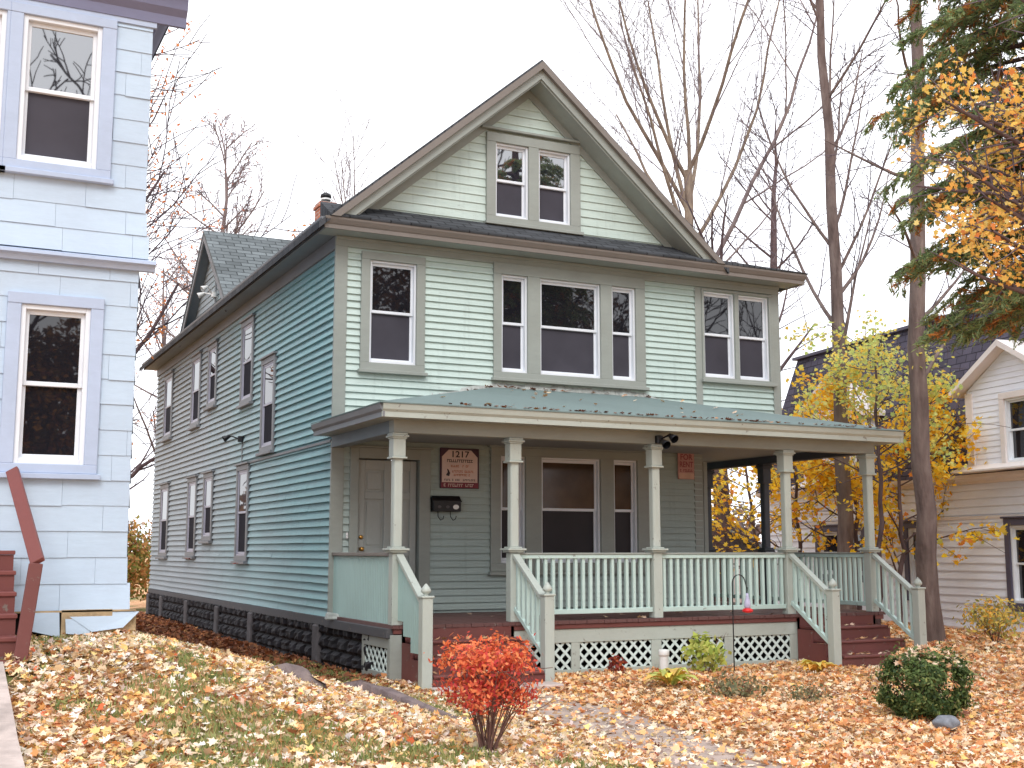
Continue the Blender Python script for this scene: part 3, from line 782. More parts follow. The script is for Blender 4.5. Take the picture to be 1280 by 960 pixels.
# cross gable on the left slope
DC, DH, DZ = 8.1, 2.15, 7.86
dsl = (DZ - 5.98) / (DH + .12)
mb = MB(); siding(mb, (0, 0, 0), UY, NL, 0, 5.99, 7.75, .12, .02, urange=lambda z: (DC - max(0, (DZ - .12 - z)) / dsl, DC + max(0, (DZ - .12 - z)) / dsl))
mb.poly([(.003, DC - 1.95, 5.95), (.003, DC, DZ - .1), (.003, DC + 1.95, 5.95)])
dm = mb.build('side_gable', M['mint_side'], H)
for sgn in (-1, 1):
    e = DC + sgn * (DH + .12); mb = MB(); t = .07
    A_ = [(-.24, e, 5.98), (3.2, e, 5.98), (3.2, DC, DZ), (-.24, DC, DZ)]
    mb.hexa([(x, y, z - t) for x, y, z in A_] + A_); mb.build('gable_roof', M['slate_dormer'], dm)
    mb = MB(); B_ = [(-.23, DC + sgn * DH, 5.93), (-.23, DC, DZ - .071)]
    p, q = B_; mb.hexa([(-.23, p[1], p[2] - .12), (-.23, q[1], q[2] - .15), (-.20, q[1], q[2] - .15), (-.20, p[1], p[2] - .12), (-.23, p[1], p[2] + .03), q, (-.20, q[1], q[2]), (-.20, p[1], p[2] + .03)])
    mb.build('gable_rake', M['trim_side'], dm)
    mb = MB(); mb.hexa([(-.2, p[1], p[2] - .05), (-.2, q[1], q[2] - .07), (-.01, q[1], q[2] - .07), (-.01, p[1], p[2] - .05), (-.2, p[1], p[2] - .03), (-.2, q[1], q[2] - .04), (-.01, q[1], q[2] - .04), (-.01, p[1], p[2] - .03)])
    mb.build('gable_soffit', M['soffit'], dm)
# chimney
mb = MB(); mb.box(2.07, 2.43, 7.82, 8.18, 7.6, 8.70); mb.box(2.04, 2.46, 7.79, 8.21, 8.57, 8.65); ch = mb.build('chimney', M['brick'], H, bevel=.008)
mb = MB(); mb.lathe((2.25, 8.0, 8.70), [(.10, 0), (.10, .06), (.08, .07), (.08, .11), (.12, .13), (.11, .19), (.05, .23), (.01, .24)], 14); mb.build('chimney_cap', M['black'], ch, smooth=True)
mb = MB(); mb.lathe((2.25, 8.0, 8.772), [(.104, 0), (.104, .035)], 14); mb.build('cap_band', M['white_plastic'], ch)

# ------------------------------------------------------------------ things on the green house
def text_mesh(body, size, name, mat, parent, loc, rot=(pi / 2, 0, 0), sx=1.0):
    cu = bpy.data.curves.new(name, 'FONT'); cu.body = body; cu.size = size; cu.align_x = 'CENTER'; cu.align_y = 'CENTER'; cu.extrude = .0015; cu.offset = size * .012
    tmp = bpy.data.objects.new(name, cu); COL.objects.link(tmp)
    dg = bpy.context.evaluated_depsgraph_get(); me = bpy.data.meshes.new_from_object(tmp.evaluated_get(dg))
    bpy.data.objects.remove(tmp)
    o = link(name, me, mat, parent); o.location = loc; o.rotation_euler = rot; o.scale = (sx, 1, 1); return o
sg = thing('house_sign', 'plum-edged cream address sign reading 1217 on the porch wall beside the door', 'sign', (1.84, -.048, 2.655))
mb = MB(); mb.box(-.30, .30, -.012, .01, -.285, .285); mb.build('board', M['sign_dark'], sg, bevel=.003)
mb = MB(); c = .10; mb.prism([(-.275, -.0135, -.20), (.275, -.0135, -.20), (.275, -.0135, .26 - c), (.275 - c, -.0135, .26), (-.275 + c, -.0135, .26), (-.275, -.0135, .26 - c)], (0, .003, 0)); mb.build('face', M['sign_face'], sg)
mb = MB(); mb.box(-.285, .285, -.0155, -.013, -.275, -.203); mb.build('lower_band', M['sign_red'], sg)
text_mesh('1217', .125, 'number', M['sign_ink'], sg, (0, -.0165, .195), sx=1.15)
def scribble(parent, name, mat, x0, x1, zc, h, n, y=-.0165):
    mb = MB(); xs_ = np.linspace(x0, x1, n + 1)
    for i in range(n):
        if random.random() < .13: continue
        a, b = xs_[i] + .003, xs_[i + 1] - .003; k = random.random(); t = h * .26
        mb.box(a, a + (b - a) * .34, y, y + .002, zc - h / 2, zc + h / 2)
        if k < .75: mb.box(a, b, y, y + .0015, zc + h / 2 - t, zc + h / 2 - .0005)
        if k > .3: mb.box(a, b, y, y + .0015, zc - h / 2 + .0005, zc - h / 2 + t)
    mb.build(name, mat, parent)
scribble(sg, 'street_line', M['sign_ink'], -.20, .20, .105, .042, 13)
scribble(sg, 'text_line', M['sign_orange'], -.14, .14, .03, .030, 11)
scribble(sg, 'text_line', M['sign_orange'], -.12, .24, -.045, .032, 15)
scribble(sg, 'text_line', M['sign_orange'], -.12, .16, -.095, .030, 11)
scribble(sg, 'text_line', M['sign_ink'], -.24, .24, -.165, .026, 20)
scribble(sg, 'phone_line', M['sign_face'], -.25, .25, -.24, .042, 15, y=-.0185)
mb = MB(); mb.prism([(-.215, -.0165, -.10), (-.165, -.0165, -.115), (-.15, -.0165, -.07), (-.175, -.0165, -.02), (-.20, -.0165, -.01), (-.185, -.0165, -.055)], (0, .002, 0)); mb.build('logo', M['sign_ink'], sg)

rs = thing('rental_sign', 'pinkish red placard reading for rent near the right end of the porch wall', 'sign', (5.69, -.048, 2.81))
mb = MB(); mb.box(-.15, .15, -.01, .01, -.21, .21); mb.build('board', M['rent_face'], rs, bevel=.003)
mb = MB(); mb.box(-.135, .135, -.0125, -.009, -.20, -.115); mb.build('lower_box', M['rent_box'], rs)
text_mesh('FOR', .125, 'word', M['rent_ink'], rs, (0, -.013, .13), sx=.95)
text_mesh('RENT', .125, 'word', M['rent_ink'], rs, (0, -.013, .015), sx=.82)
scribble(rs, 'text_line', M['rent_ink'], -.12, .12, -.075, .04, 8, y=-.0125)

mbx = thing('mailbox', 'black three-slot metal mailbox under the address sign on the porch wall', 'mailbox', (1.62, -.02, 2.04))
mb = MB(); mb.prism([(-.21, 0, 0), (-.21, -.12, 0), (-.21, -.12, .14), (-.21, -.05, .205), (-.21, 0, .205)], (.42, 0, 0)); mb.build('body', M['black'], mbx, bevel=.008)
mb = MB(); mb.beam((-.216, -.128, .142), (.216, -.128, .142), .012, .02); mb.hexa([(-.216, -.128, .142), (.216, -.128, .142), (.216, -.046, .215), (-.216, -.046, .215), (-.216, -.124, .150), (.216, -.124, .150), (.216, -.042, .222), (-.216, -.042, .222)]); mb.build('lid', M['black'], mbx, bevel=.003)
for i, mt in enumerate(('pier', 'pier', 'white_plastic')):
    mb = MB(); x = -.12 + .125 * i; r_ = .028 if i < 2 else .045
    mb.prism([(x + r_ * cos(a), -.1235, .065 + r_ * .75 * sin(a)) for a in np.linspace(0, 2 * pi, 14, endpoint=False)], (0, .003, 0)); mb.build('label_plate', M[mt], mbx)
for x in (-.09, .1):
    mb = MB(); mb.tube([(x - .03, -.06, 0), (x - .03, -.07, -.07), (x, -.09, -.12), (x + .03, -.11, -.10), (x + .035, -.12, -.06)], .006, 6); mb.build('paper_hook', M['black'], mbx, smooth=True)
mb = MB(); mb.box(.172, .205, -.058, -.05, 1.66, 1.74); mb.box(.18, .198, -.064, -.058, 1.69, 1.71); tag(mb.build('doorbell', M['white_plastic'], bevel=.004), 'small white doorbell on the siding left of the front door', 'doorbell')

def floodlight(name, label, loc, rz, mat, heads):
    t = thing(name, label, 'floodlight', loc, rz)
    mb = MB(); mb.lathe((0, 0, 0), [(.055, -.05), (.055, .05)], 12); mb.build('junction_box', mat, t)
    for (dx, dz) in heads:
        mb = MB(); mb.tube([(0, -.03, 0), (dx * .5, -.10, dz * .6), (dx, -.16, dz)], .012, 6); a = Vector((dx, -.16, dz)); d = Vector((dx * .8, -.6, -.35)).normalized()
        mb.tube([a, a + d * .04, a + d * .12, a + d * .13], [.025, .035, .06, .055], 10); mb.build('lamp_head', mat, t, smooth=True)
    return t
fl = floodlight('floodlight', 'black floodlight on conduit on the green side wall above a narrow window', (-.07, 5.1, 3.42), -pi / 2, M['black'], [(-.12, .06)])
mb = MB(); mb.tube([(0, .03, -.05), (0, .03, -.42), (.05, .03, -.44)], .012, 6); mb.build('conduit', M['trim_side'], fl)
fl = floodlight('floodlight', 'white twin floodlight on the small side gable above the eave', (-.09, 7.6, 6.46), -pi / 2, M['white_plastic'], [(-.16, .05), (.14, .12)])
mb = MB(); mb.tube([(0, .03, -.4), (0, .03, .3), (.10, -.02, .34)], .02, 8); mb.build('conduit', M['trim_side'], fl)
floodlight('floodlight', 'dark floodlight fixed to the porch beam above the middle post', (3.64, -2.46, 2.94), 0, M['black'], [(-.05, -.03), (.06, .05)])

# ------------------------------------------------------------------ blue house (left)
B = thing('blue_house', 'pale blue shingled house with white windows at the left edge', 'house', (0, 0, 0))
BY, BX = -4.5, -3.27
def blue_rows(z0, z1, e, holes, edge, noff):
    mb = MB(); z = z0; r = 0
    while z < z1 - .02:
        zt = min(z + e, z1); x = -10 + (r % 2) * .31 + random.uniform(-.12, .12); xe = edge(z + e / 2)
        while x < xe - .01:
            x2 = min(x + .61, xe); xm0, xm1 = x, x2; zm = (z + zt) / 2
            parts = [(x, x2)]
            for h in holes:
                if h[2] < zm < h[3]:
                    parts = [q for a, b in parts for q in ([(a, min(b, h[0]))] if a < h[0] else []) + ([(max(a, h[1]), b)] if b > h[1] else [])]
            for a, b in parts:
                if b - a < .01: continue
                j = random.gauss(0, .003); t = .016 * random.uniform(.8, 1.25); o0, o1 = noff(z), noff(zt)
                zb_ = z + j
                mb.hexa([(a + .001, BY - o0 - t, zb_), (b - .001, BY - o0 - t, zb_), (b - .001, BY - o0 + .01, zb_), (a + .001, BY - o0 + .01, zb_), (a + .001, BY - o1 - .006, zt + .006), (b - .001, BY - o1 - .006, zt + .006), (b - .001, BY - o1 + .01, zt + .006), (a + .001, BY - o1 + .01, zt + .006)])
            x = x2
        z = zt; r += 1
    return mb
UW = (-4.55, -3.63, 4.88, 6.42); UW2 = (-5.47, -4.55, 4.88, 6.42); LW = (-4.44, -3.63, 2.17, 3.76); LW2 = (-5.9, -5.09, 2.17, 3.76)
lowz = lambda z: .10 * max(0, (1.45 - z) / .7) ** 1.4
blue_rows(.98, 4.05, .228, [LW, LW2], lambda z: BX - .065 + lowz(z) * .9, lowz).build('lower_siding', M['blue'], B)
blue_rows(4.16, 6.42, .222, [UW, UW2], lambda z: BX + .02 - .05 * min(1, max(0, (z - 4.16) / .5)), lambda z: .06 * max(0, (4.6 - z) / .45) ** 1.3).build('upper_siding', M['blue'], B)
# torn bottom courses
mb = MB()
xs_ = [-10, -8, -6.2, -4.9, -4.36]
for a, b, z0a, z0b in ((-9.9, -8, .78, .78), (-8, -6, .78, .76), (-6, -4.72, .76, .76), (-4.20, -3.88, .84, .76)):
    mb.hexa([(a, BY - .125, z0a), (b, BY - .125, z0b), (b, BY - .10, z0b), (a, BY - .10, z0a), (a, BY - .095, .985), (b - .01, BY - .095, .985), (b - .01, BY - .07, .985), (a, BY - .07, .985)])
mb.hexa([(-3.62, BY - .13, .80), (-3.36, BY - .13, .83), (-3.36, BY - .10, .83), (-3.62, BY - .10, .80), (-3.85, BY - .09, .965), (-3.22, BY - .09, .965), (-3.22, BY - .07, .965), (-3.85, BY - .07, .965)])
mb.hexa([(-3.83, BY - .128, .79), (-3.64, BY - .128, .77), (-3.64, BY - .10, .77), (-3.83, BY - .10, .79), (-3.84, BY - .088, .955), (-3.6, BY - .088, .95), (-3.6, BY - .07, .95), (-3.84, BY - .07, .955)])
mb.build('torn_shingle', M['blue'], B)
mb = MB(); mb.box(-3.87, -3.45, BY - .098, BY - .05, .72, .99); mb.box(-4.3, -3.25, BY - .098, BY - .05, .970, .985); mb.box(-3.45, -3.24, BY - .06, BY - .03, .80, .97); mb.build('sheathing', M['rot'], B)
mb = MB(); mb.box(-12, BX - .075, BY + .14, 4, .2, 6.5); mb.box(-12, BX - .03, BY - .02, BY + .007, .3, .95); mb.build('wall_core', M['stone'], B)
mb = MB(); siding(mb, (BX - .07, BY, 0), UY, (1, 0, 0), 8.5, .75, 6.45, .225, .015); mb.build('right_siding', M['blue'], B)
mb = MB()
mb.prism([(-12, BY + .0, 4.155), (-12, BY - .06, 4.155), (-12, BY - .11, 4.135), (-12, BY - .115, 4.105), (-12, BY - .08, 4.09), (-12, BY - .06, 4.05), (-12, BY, 4.05)], (12 + BX + .07, 0, 0))
mb.build('belt_course', M['blue_trim'], B)
mb = MB(); mb.box(-12, BX + .0, BY - .03, BY, 6.42, 6.50); mb.build('frieze_board', M['blue_trim'], B)
mb = MB()
prof = [(0, 6.47), (.04, 6.47), (.05, 6.56), (.10, 6.62), (.12, 6.72), (.22, 6.80), (.26, 6.84), (.27, 6.98), (0, 6.98)]
mb.prism([(-12, BY - a, z) for a, z in prof], (12 + BX + .27, 0, 0))
mb.prism([(BX - .02 + a, BY + .002, z - .002) for a, z in prof], (0, 8.8, 0))
mb.build('cornice', M['blue_dark'], B)
mb = MB(); mb.hexa([(-12.4, BY - .32, 6.985), (BX + .31, BY - .32, 6.985), (BX + .31, 4.4, 6.985), (-12.4, 4.4, 6.985), (-9.5, -1.6, 9.4), (-6.2, -1.6, 9.4), (-6.2, 1.5, 9.4), (-9.5, 1.5, 9.4)]); mb.build('roof', M['slate_main'], B)
BT = (M['blue_trim'], M['white_frame'])
for cz, ss in ((UW, (-4.44, -3.755, 4.96, 6.33)), (UW2, (-5.27, -4.58, 4.96, 6.33)), (LW, (-4.325, -3.74, 2.25, 3.66)), (LW2, (-5.78, -5.2, 2.25, 3.66))):
    window(B, (0, BY, 0), UX, NF, cz, [ss], BT, cap=False, upper='glass_high' if cz in (UW, UW2) else 'glass', lower='screen' if cz in (UW, UW2) else 'glass', fw=.07, casing_t=.045, sill=.03)

RS = thing('wooden_stairs', 'red-brown wooden porch stairs with slanting handrail against the blue house', 'stairs', (-5.0, -5.2, .66))
o0 = Vector((-5.0, -5.2, .66))
for i in range(6):
    zt = 1.50 - .165 * i; y = -4.62 - .2 * i
    mb = MB(); mb.box(-.75, .715, y - .24 + 5.2, y + 5.2, zt - .035 - .66, zt - .66); mb.build('tread', M['red_rail'], RS, bevel=.006)
    mb = MB(); mb.box(-.75, .705, y - .22 + 5.2, y - .20 + 5.2, zt - .165 - .66, zt - .036 - .66); mb.build('riser', M['red_step'], RS)
mb = MB(); mb.beam(Vector((-4.33, -4.62, 2.18)) - o0, Vector((-4.18, -5.72, 1.41)) - o0, .105, .045, up=(-.6, 0, 1)); mb.build('handrail', M['red_rail'], RS, bevel=.005)
mb = MB(); mb.beam(Vector((-4.19, -5.70, 1.40)) - o0, Vector((-4.285, -5.76, .55)) - o0, .08, .10, up=(1, 0, 0)); mb.build('newel_post', M['red_step'], RS, bevel=.006)

# ------------------------------------------------------------------ white house (right)
W = thing('white_house', 'cream clapboard house with steep plum-grey mansard roof beyond the trees on the right', 'house', (13.28, .52, 0), -radians(8.1))
wl = [(-1.0, .11, .44, 2.09), (2.35, 3.19, .52, 2.09), (4.60, 6.62, .85, 2.06)]
mb = MB(); siding(mb, (0, -6, 0), UY, NL, 15, .02, 2.80, .155, .036, [(a + 6.06, b + 5.94, c + .06, d - .06) for a, b, c, d in wl])
wall_backing(mb, (.002, -6, 0), UY, NL, 15, -.2, 2.95, [(a + 6.06, b + 5.94, c + .06, d - .06) for a, b, c, d in wl])
siding(mb, (8, 9, 0), (-1, 0, 0), (0, 1, 0), 8, .02, 2.8, .155, .02)
siding(mb, (0, -6, 0), (1, 0, 0), (0, -1, 0), 8, .02, 2.8, .155, .02)
mb.build('wall', M['white_siding'], W)
mb = MB(); mb.box(-.05, 0, -6, 9, 2.10, 2.16); mb.box(-.045, 0, -6, 9, -.2, .02); mb.build('belt_board', M['white_trim'], W)
mb = MB(); mb.prism([(0, -6.1, 2.78), (-.06, -6.1, 2.78), (-.10, -6.1, 2.83), (-.22, -6.1, 2.88), (-.24, -6.1, 2.95), (0, -6.1, 2.97)], (0, 15.2, 0)); mb.build('eave', M['white_trim'], W)
mb = MB(); mb.hexa([(-.20, -6.1, 2.955), (8, -6.1, 2.955), (8, 9.15, 2.955), (-.20, 9.15, 2.955), (.65, -5.2, 6.35), (7.2, -5.2, 6.35), (7.2, 8.3, 6.35), (.65, 8.3, 6.35)]); mb.build('mansard_roof', M['mansard'], W)
mb = MB(); mb.box(.55, 7.3, -5.3, 8.4, 6.352, 6.42); mb.build('roof_edge', M['plum_trim'], W)
WT = (M['plum_trim'], M['white_frame'])
for (a, b, c, d) in wl:
    ss = [(a + .13, b - .13, c + .1, d - .13)] if b - a < 1.5 else [(a + .13, (a + b) / 2 - .07, c + .1, d - .13), ((a + b) / 2 + .07, b - .13, c + .1, d - .13)]
    window(W, (0, 0, 0), UY, NL, (a, b, c, d), ss, WT, lower='glass', fw=.07)
def dormer(sc):
    hw, z0, ze, zp = 1.2, 3.0, 4.55, 5.25
    mb = MB(); hl = [(hw - .30 - .45, hw + .45 - .30, 3.09, 4.30)]
    P0 = (-.26, sc - hw, 0)
    siding(mb, P0, UY, NL, 2 * hw, z0, ze, .11, .016, hl)
    siding(mb, P0, UY, NL, 2 * hw, ze, zp - .05, .11, .016, (), lambda z: (hw * (z - ze) / (zp - ze), 2 * hw - hw * (z - ze) / (zp - ze)))
    for s in (-1, 1): mb.box(-.259, 1.4, sc + s * hw - .02, sc + s * hw + .02, z0, ze)
    dd = mb.build('dormer', M['white_siding'], W)
    for s in (-1, 1):
        mb = MB(); mb.box(-.30, -.25, sc + s * (hw - .16), sc + s * (hw + .03), z0, ze - .05); mb.build('corner_trim', M['white_trim'], dd)
        mb = MB(); mb.hexa([(-.52, sc + s * (hw + .22), ze - .10), (1.8, sc + s * (hw + .22), ze - .10), (1.8, sc, zp), (-.52, sc, zp), (-.52, sc + s * (hw + .22), ze), (1.8, sc + s * (hw + .22), ze), (1.8, sc, zp + .12), (-.52, sc, zp + .12)]); mb.build('dormer_roof', M['white_trim'], dd)
    mb = MB(); mb.hexa([(-.58, sc - hw - .2, 2.97), (-.58, sc + hw + .2, 2.97), (-.2, sc + hw + .2, 2.97), (-.2, sc - hw - .2, 2.97), (-.58, sc - hw - .2, 3.0), (-.58, sc + hw + .2, 3.0), (-.2, sc + hw + .2, 3.14), (-.2, sc - hw - .2, 3.14)]); mb.build('dormer_skirt', M['white_trim'], dd)
    window(dd, (-.26, sc - hw, 0), UY, NL, (hl[0][0] - .12, hl[0][1] + .12, 3.02, 4.40), [(hl[0][0], hl[0][1], 3.10, 4.28)], (M['white_trim'], M['white_frame']), cap=False, lower='glass', fw=.06)
dormer(-.52); dormer(5.4)

G = thing('garage', 'low grey garage with a shallow gabled roof behind the porch and yellow leaves', 'garage', (15.0, 14.6, 0), radians(-12))
mb = MB(); mb.box(-2.0, 2.0, -2.2, 2.2, -.1, 1.5); mb.prism([(-2.0, -2.2, 1.5), (2.0, -2.2, 1.5), (0, -2.2, 2.35)], (0, 4.4, 0)); mb.build('wall', M['pier'], G)
for s in (-1, 1):
    mb = MB(); mb.hexa([(s * 2.3, -2.5, 1.32), (s * 2.3, 2.5, 1.32), (0, 2.5, 2.40), (0, -2.5, 2.40), (s * 2.3, -2.5, 1.40), (s * 2.3, 2.5, 1.40), (0, 2.5, 2.48), (0, -2.5, 2.48)]); mb.build('roof', M['slate_dormer'], G)
mb = MB(); mb.box(-1.3, 1.3, -2.24, -2.2, -.05, 1.35); mb.build('door', M['white_trim'], G)

# ------------------------------------------------------------------ trees
def nrm(v): return v / (np.linalg.norm(v) + 1e-9)
def limb(r, p, d, L, r0, r1, seg, wob, trop):
    n = max(3, int(round(L / seg)) + 1); pts = [np.array(p, float)]; d = nrm(np.array(d, float))
    for i in range(n - 1):
        d = nrm(d + r.normal(0, wob, 3) + np.array([0, 0, trop]))
        pts.append(pts[-1] + d * L / (n - 1))
    t = np.linspace(0, 1, n)
    return np.array(pts), r0 + (r1 - r0) * t
def at(line, t):
    p, r = line; n = len(p) - 1; i = min(int(t * n), n - 1); f = t * n - i
    return p[i] * (1 - f) + p[i + 1] * f, nrm(p[i + 1] - p[i]), r[i] * (1 - f) + r[i + 1] * f
def branch_out(r, parents, cnt, t0, t1, ang, lenf, rf, seg, wob, trop, rmin=.006, taper=.3, bias=None):
    out = []
    for ln in parents:
        Lp = np.linalg.norm(np.diff(ln[0], axis=0), axis=1).sum()
        c = cnt if cnt >= 1 else (1 if r.random() < cnt else 0)
        for i in range(int(c)):
            t = t0 + (t1 - t0) * (i + r.uniform(.1, .9)) / c
            p, d, rad = at(ln, t)
            a = radians(r.normal(ang, 8)); q = nrm(np.cross(d, r.normal(size=3)))
            if bias is not None: q = nrm(q + np.array(bias))
            nd = d * cos(a) + q * sin(a)
            L = (lenf(t, Lp) if callable(lenf) else Lp * lenf) * r.uniform(.7, 1.2)
            rr = max(rmin, rad * rf); out.append(limb(r, p, nd, L, rr, max(rmin * .7, rr * taper), seg, wob, trop))
    return out

def make_tree(name, label, trunk_pts, trunk_r, spec, barkm, twigm, group, seed, forks=None, foliage=None, sides=10):
    """spec: list of branch levels, foliage: dict(pal, n, size, spread, shape, levels)"""
    r = np.random.default_rng(seed)
    tp = np.array(trunk_pts, float); base = tp[0].copy()
    t = np.linspace(0, 1, 14); s = np.linspace(0, 1, len(tp))
    pts = np.stack([np.interp(t, s, tp[:, k]) for k in range(3)], 1); pts[1:-1] += r.normal(0, .03, (12, 3)) * np.array([1, 1, 0])
    rad = np.interp(t, s, trunk_r); rad[0] *= 1.35
    trunk = (pts - base, rad)
    T = thing(name, label, 'tree', tuple(base), 0, group)
    V, F = tubes_np([trunk], sides); link('trunk', mesh_np('trunk', V, F), barkm, T, smooth=True)
    levels = [[trunk]]
    big, small = [], []
    prev = [trunk]
    for li, sp in enumerate(spec):
        nx_ = branch_out(r, prev, **sp); levels.append(nx_)
        (big if li == 0 else small).extend(nx_); prev = nx_
    if forks: pass
    if big:
        V, F = tubes_np(big, 6); link('branches', mesh_np('branches', V, F), barkm, T, smooth=True)
    if small:
        V, F = tubes_np(small, 3); link('crown', mesh_np('crown', V, F), twigm, T, smooth=True)
    if foliage:
        fl_ = foliage; lines = [l for k in fl_['levels'] for l in levels[k]]
        m = fl_['n']; pi_ = r.integers(0, len(lines), m); tt = r.uniform(fl_.get('t0', .3), 1, m)
        C = np.array([at(lines[i], u)[0] for i, u in zip(pi_, tt)])
        if 'clump' in fl_:
            cl = r.uniform(0, 1, len(lines)) < fl_['clump']; keep = cl[pi_]; C = C[keep]; m = len(C)
        C = C + r.normal(0, fl_['spread'], (m, 3))
        if 'zmin' in fl_: C = C[C[:, 2] > fl_['zmin']]; m = len(C)
        if 'zmax' in fl_: C = C[C[:, 2] < fl_['zmax']]; m = len(C)
        N = r.normal(0, 1, (m, 3)) + np.array([0, -.3, 1.0])
        cols = pick(fl_['pal'], m)
        Vv, Ff, Cc = leaves_np(C, N, r.uniform(*fl_['size'], m), fl_.get('shape', 'oval'), cols)
        link('foliage', mesh_np('foliage', Vv, Ff, Cc), M[fl_.get('mat', 'leaf_tree')], T)
    return T

L = lambda **k: k
# bare fan-shaped maple behind the right gable slope
fanspec = [L(cnt=9, t0=.80, t1=1.0, ang=27, lenf=lambda t, Lp: 8.0, rf=.50, seg=.9, wob=.05, trop=.05, rmin=.03, taper=.22),
           L(cnt=7, t0=.15, t1=.95, ang=28, lenf=.42, rf=.45, seg=.6, wob=.06, trop=.05, rmin=.011, taper=.3),
           L(cnt=6, t0=.2, t1=.98, ang=32, lenf=.45, rf=.55, seg=.45, wob=.08, trop=.03, rmin=.009),
           L(cnt=4, t0=.2, t1=.98, ang=36, lenf=.5, rf=.6, seg=.35, wob=.10, trop=.02, rmin=.006)]
make_tree('bare_tree', 'bare fan-shaped maple rising behind the right slope of the green gable', [(14.4, 12.4, -.1), (14.45, 12.4, 6), (14.4, 12.4, 12.4)], [.20, .16, .125], fanspec, M['bark_tan'], M['twig'], 'bare trees behind the houses', 3)
leanspec = [L(cnt=7, t0=.35, t1=1.0, ang=35, lenf=lambda t, Lp: 3.6 * (1.3 - t * .6), rf=.5, seg=.6, wob=.07, trop=.04, rmin=.02, taper=.25),
            L(cnt=6, t0=.15, t1=.98, ang=35, lenf=.42, rf=.5, seg=.45, wob=.09, trop=.03, rmin=.011),
            L(cnt=5, t0=.2, t1=.98, ang=38, lenf=.45, rf=.6, seg=.35, wob=.1, trop=.02, rmin=.007)]
make_tree('leaning_tree', 'slender bare tree leaning right beside the fan-shaped maple', [(12.6, 10.6, -.1), (13.1, 10.1, 8.2), (15.0, 8.6, 13.0), (15.9, 8.0, 16.4)], [.09, .07, .045, .02], leanspec, M['bark_grey'], M['twig'], 'bare trees behind the houses', 9)
uprspec = [L(cnt=16, t0=.42, t1=.99, ang=48, lenf=lambda t, Lp: 4.6 * (1.25 - t), rf=.36, seg=.55, wob=.07, trop=.09, rmin=.018, taper=.25),
           L(cnt=7, t0=.15, t1=.98, ang=38, lenf=.42, rf=.5, seg=.42, wob=.09, trop=.05, rmin=.012),
           L(cnt=5, t0=.15, t1=.98, ang=40, lenf=.45, rf=.6, seg=.35, wob=.1, trop=.03, rmin=.008)]
make_tree('dark_tree', 'dark bare tree with crooked branches just right of the upper cornice', [(20.2, 16.4, -.2), (20.1, 16.0, 6), (19.9, 15.5, 12), (20.1, 15.4, 16.2)], [.22, .18, .11, .012], uprspec, M['bark_dark'], M['twig_dark'], 'bare trees behind the houses', 12)
tallspec = [L(cnt=20, t0=.34, t1=.99, ang=40, lenf=lambda t, Lp: 5.2 * (1.15 - t * .8), rf=.34, seg=.55, wob=.05, trop=.10, rmin=.016, taper=.22),
            L(cnt=7, t0=.15, t1=.98, ang=34, lenf=.38, rf=.5, seg=.42, wob=.08, trop=.06, rmin=.011),
            L(cnt=4, t0=.2, t1=.98, ang=38, lenf=.45, rf=.6, seg=.35, wob=.1, trop=.03, rmin=.007)]
make_tree('tall_bare_tree', 'tall straight bare tree seen through the porch between its right posts', [(11.52, 3.04, -.1), (11.35, 2.85, 3.5), (11.0, 2.36, 7.6), (10.40, 1.95, 12.3), (10.2, 1.9, 16.5)], [.17, .145, .112, .075, .035], tallspec, M['bark_trunk'], M['twig_dark'], 'bare trees behind the houses', 21)
slimspec = [L(cnt=9, t0=.36, t1=.99, ang=62, lenf=lambda t, Lp: 2.6 * (1.2 - t * .6), rf=.30, seg=.4, wob=.1, trop=.05, rmin=.014, taper=.3),
            L(cnt=4, t0=.2, t1=.98, ang=40, lenf=.4, rf=.5, seg=.35, wob=.1, trop=.03, rmin=.009),
            L(cnt=4, t0=.2, t1=.98, ang=40, lenf=.45, rf=.6, seg=.3, wob=.1, trop=.0, rmin=.006)]
make_tree('slim_tree', 'slim straight tree trunk standing right beside the right porch steps', [(10.50, -.18, -.1), (10.28, -.42, 2.3), (9.98, -.73, 5.35), (9.64, -1.39, 10.72), (9.55, -1.5, 14)], [.19, .165, .135, .095, .05], slimspec, M['bark_trunk'], M['twig_dark'], 'bare trees behind the houses', 31)
rearspec = [L(cnt=9, t0=.55, t1=.99, ang=40, lenf=lambda t, Lp: 4.2 * (1.2 - t * .6), rf=.5, seg=.6, wob=.07, trop=.06, rmin=.02, taper=.25),
            L(cnt=5, t0=.2, t1=.98, ang=38, lenf=.42, rf=.5, seg=.5, wob=.08, trop=.03, rmin=.012)]
make_tree('brown_tree', 'brown tree trunk seen through the open right end of the porch', [(12.95, 9.1, -.1), (12.9, 9.1, 3), (13.0, 9.2, 9.0)], [.24, .21, .1], rearspec, M['bark_dark'], M['twig_dark'], 'bare trees behind the houses', 41)
# left background
YO = [(5, (226, 150, 96)), (3, (214, 122, 70)), (2, (206, 150, 110))]
leftspec = [L(cnt=15, t0=.3, t1=.99, ang=48, lenf=lambda t, Lp: 7.4 * (1.2 - t * .55), rf=.45, seg=.7, wob=.06, trop=.05, rmin=.03, taper=.25, bias=(1.3, -.55, .1)),
            L(cnt=8, t0=.2, t1=.98, ang=36, lenf=.42, rf=.5, seg=.5, wob=.09, trop=.04, rmin=.016),
            L(cnt=7, t0=.2, t1=.98, ang=38, lenf=.48, rf=.6, seg=.4, wob=.1, trop=.02, rmin=.013)]
make_tree('maple_tree', 'half-bare maple with orange leaf tufts behind the blue house roof', [(-4.6, 12.6, -.1), (-4.4, 12.6, 4), (-4.2, 12.8, 12.5)], [.3, .24, .1], leftspec, M['bark_dark'], M['twig_dark'], 'bare trees behind the houses', 55,
          foliage=dict(pal=YO, n=14000, size=(.08, .14), spread=.18, levels=[3], clump=.30, shape='quad'))
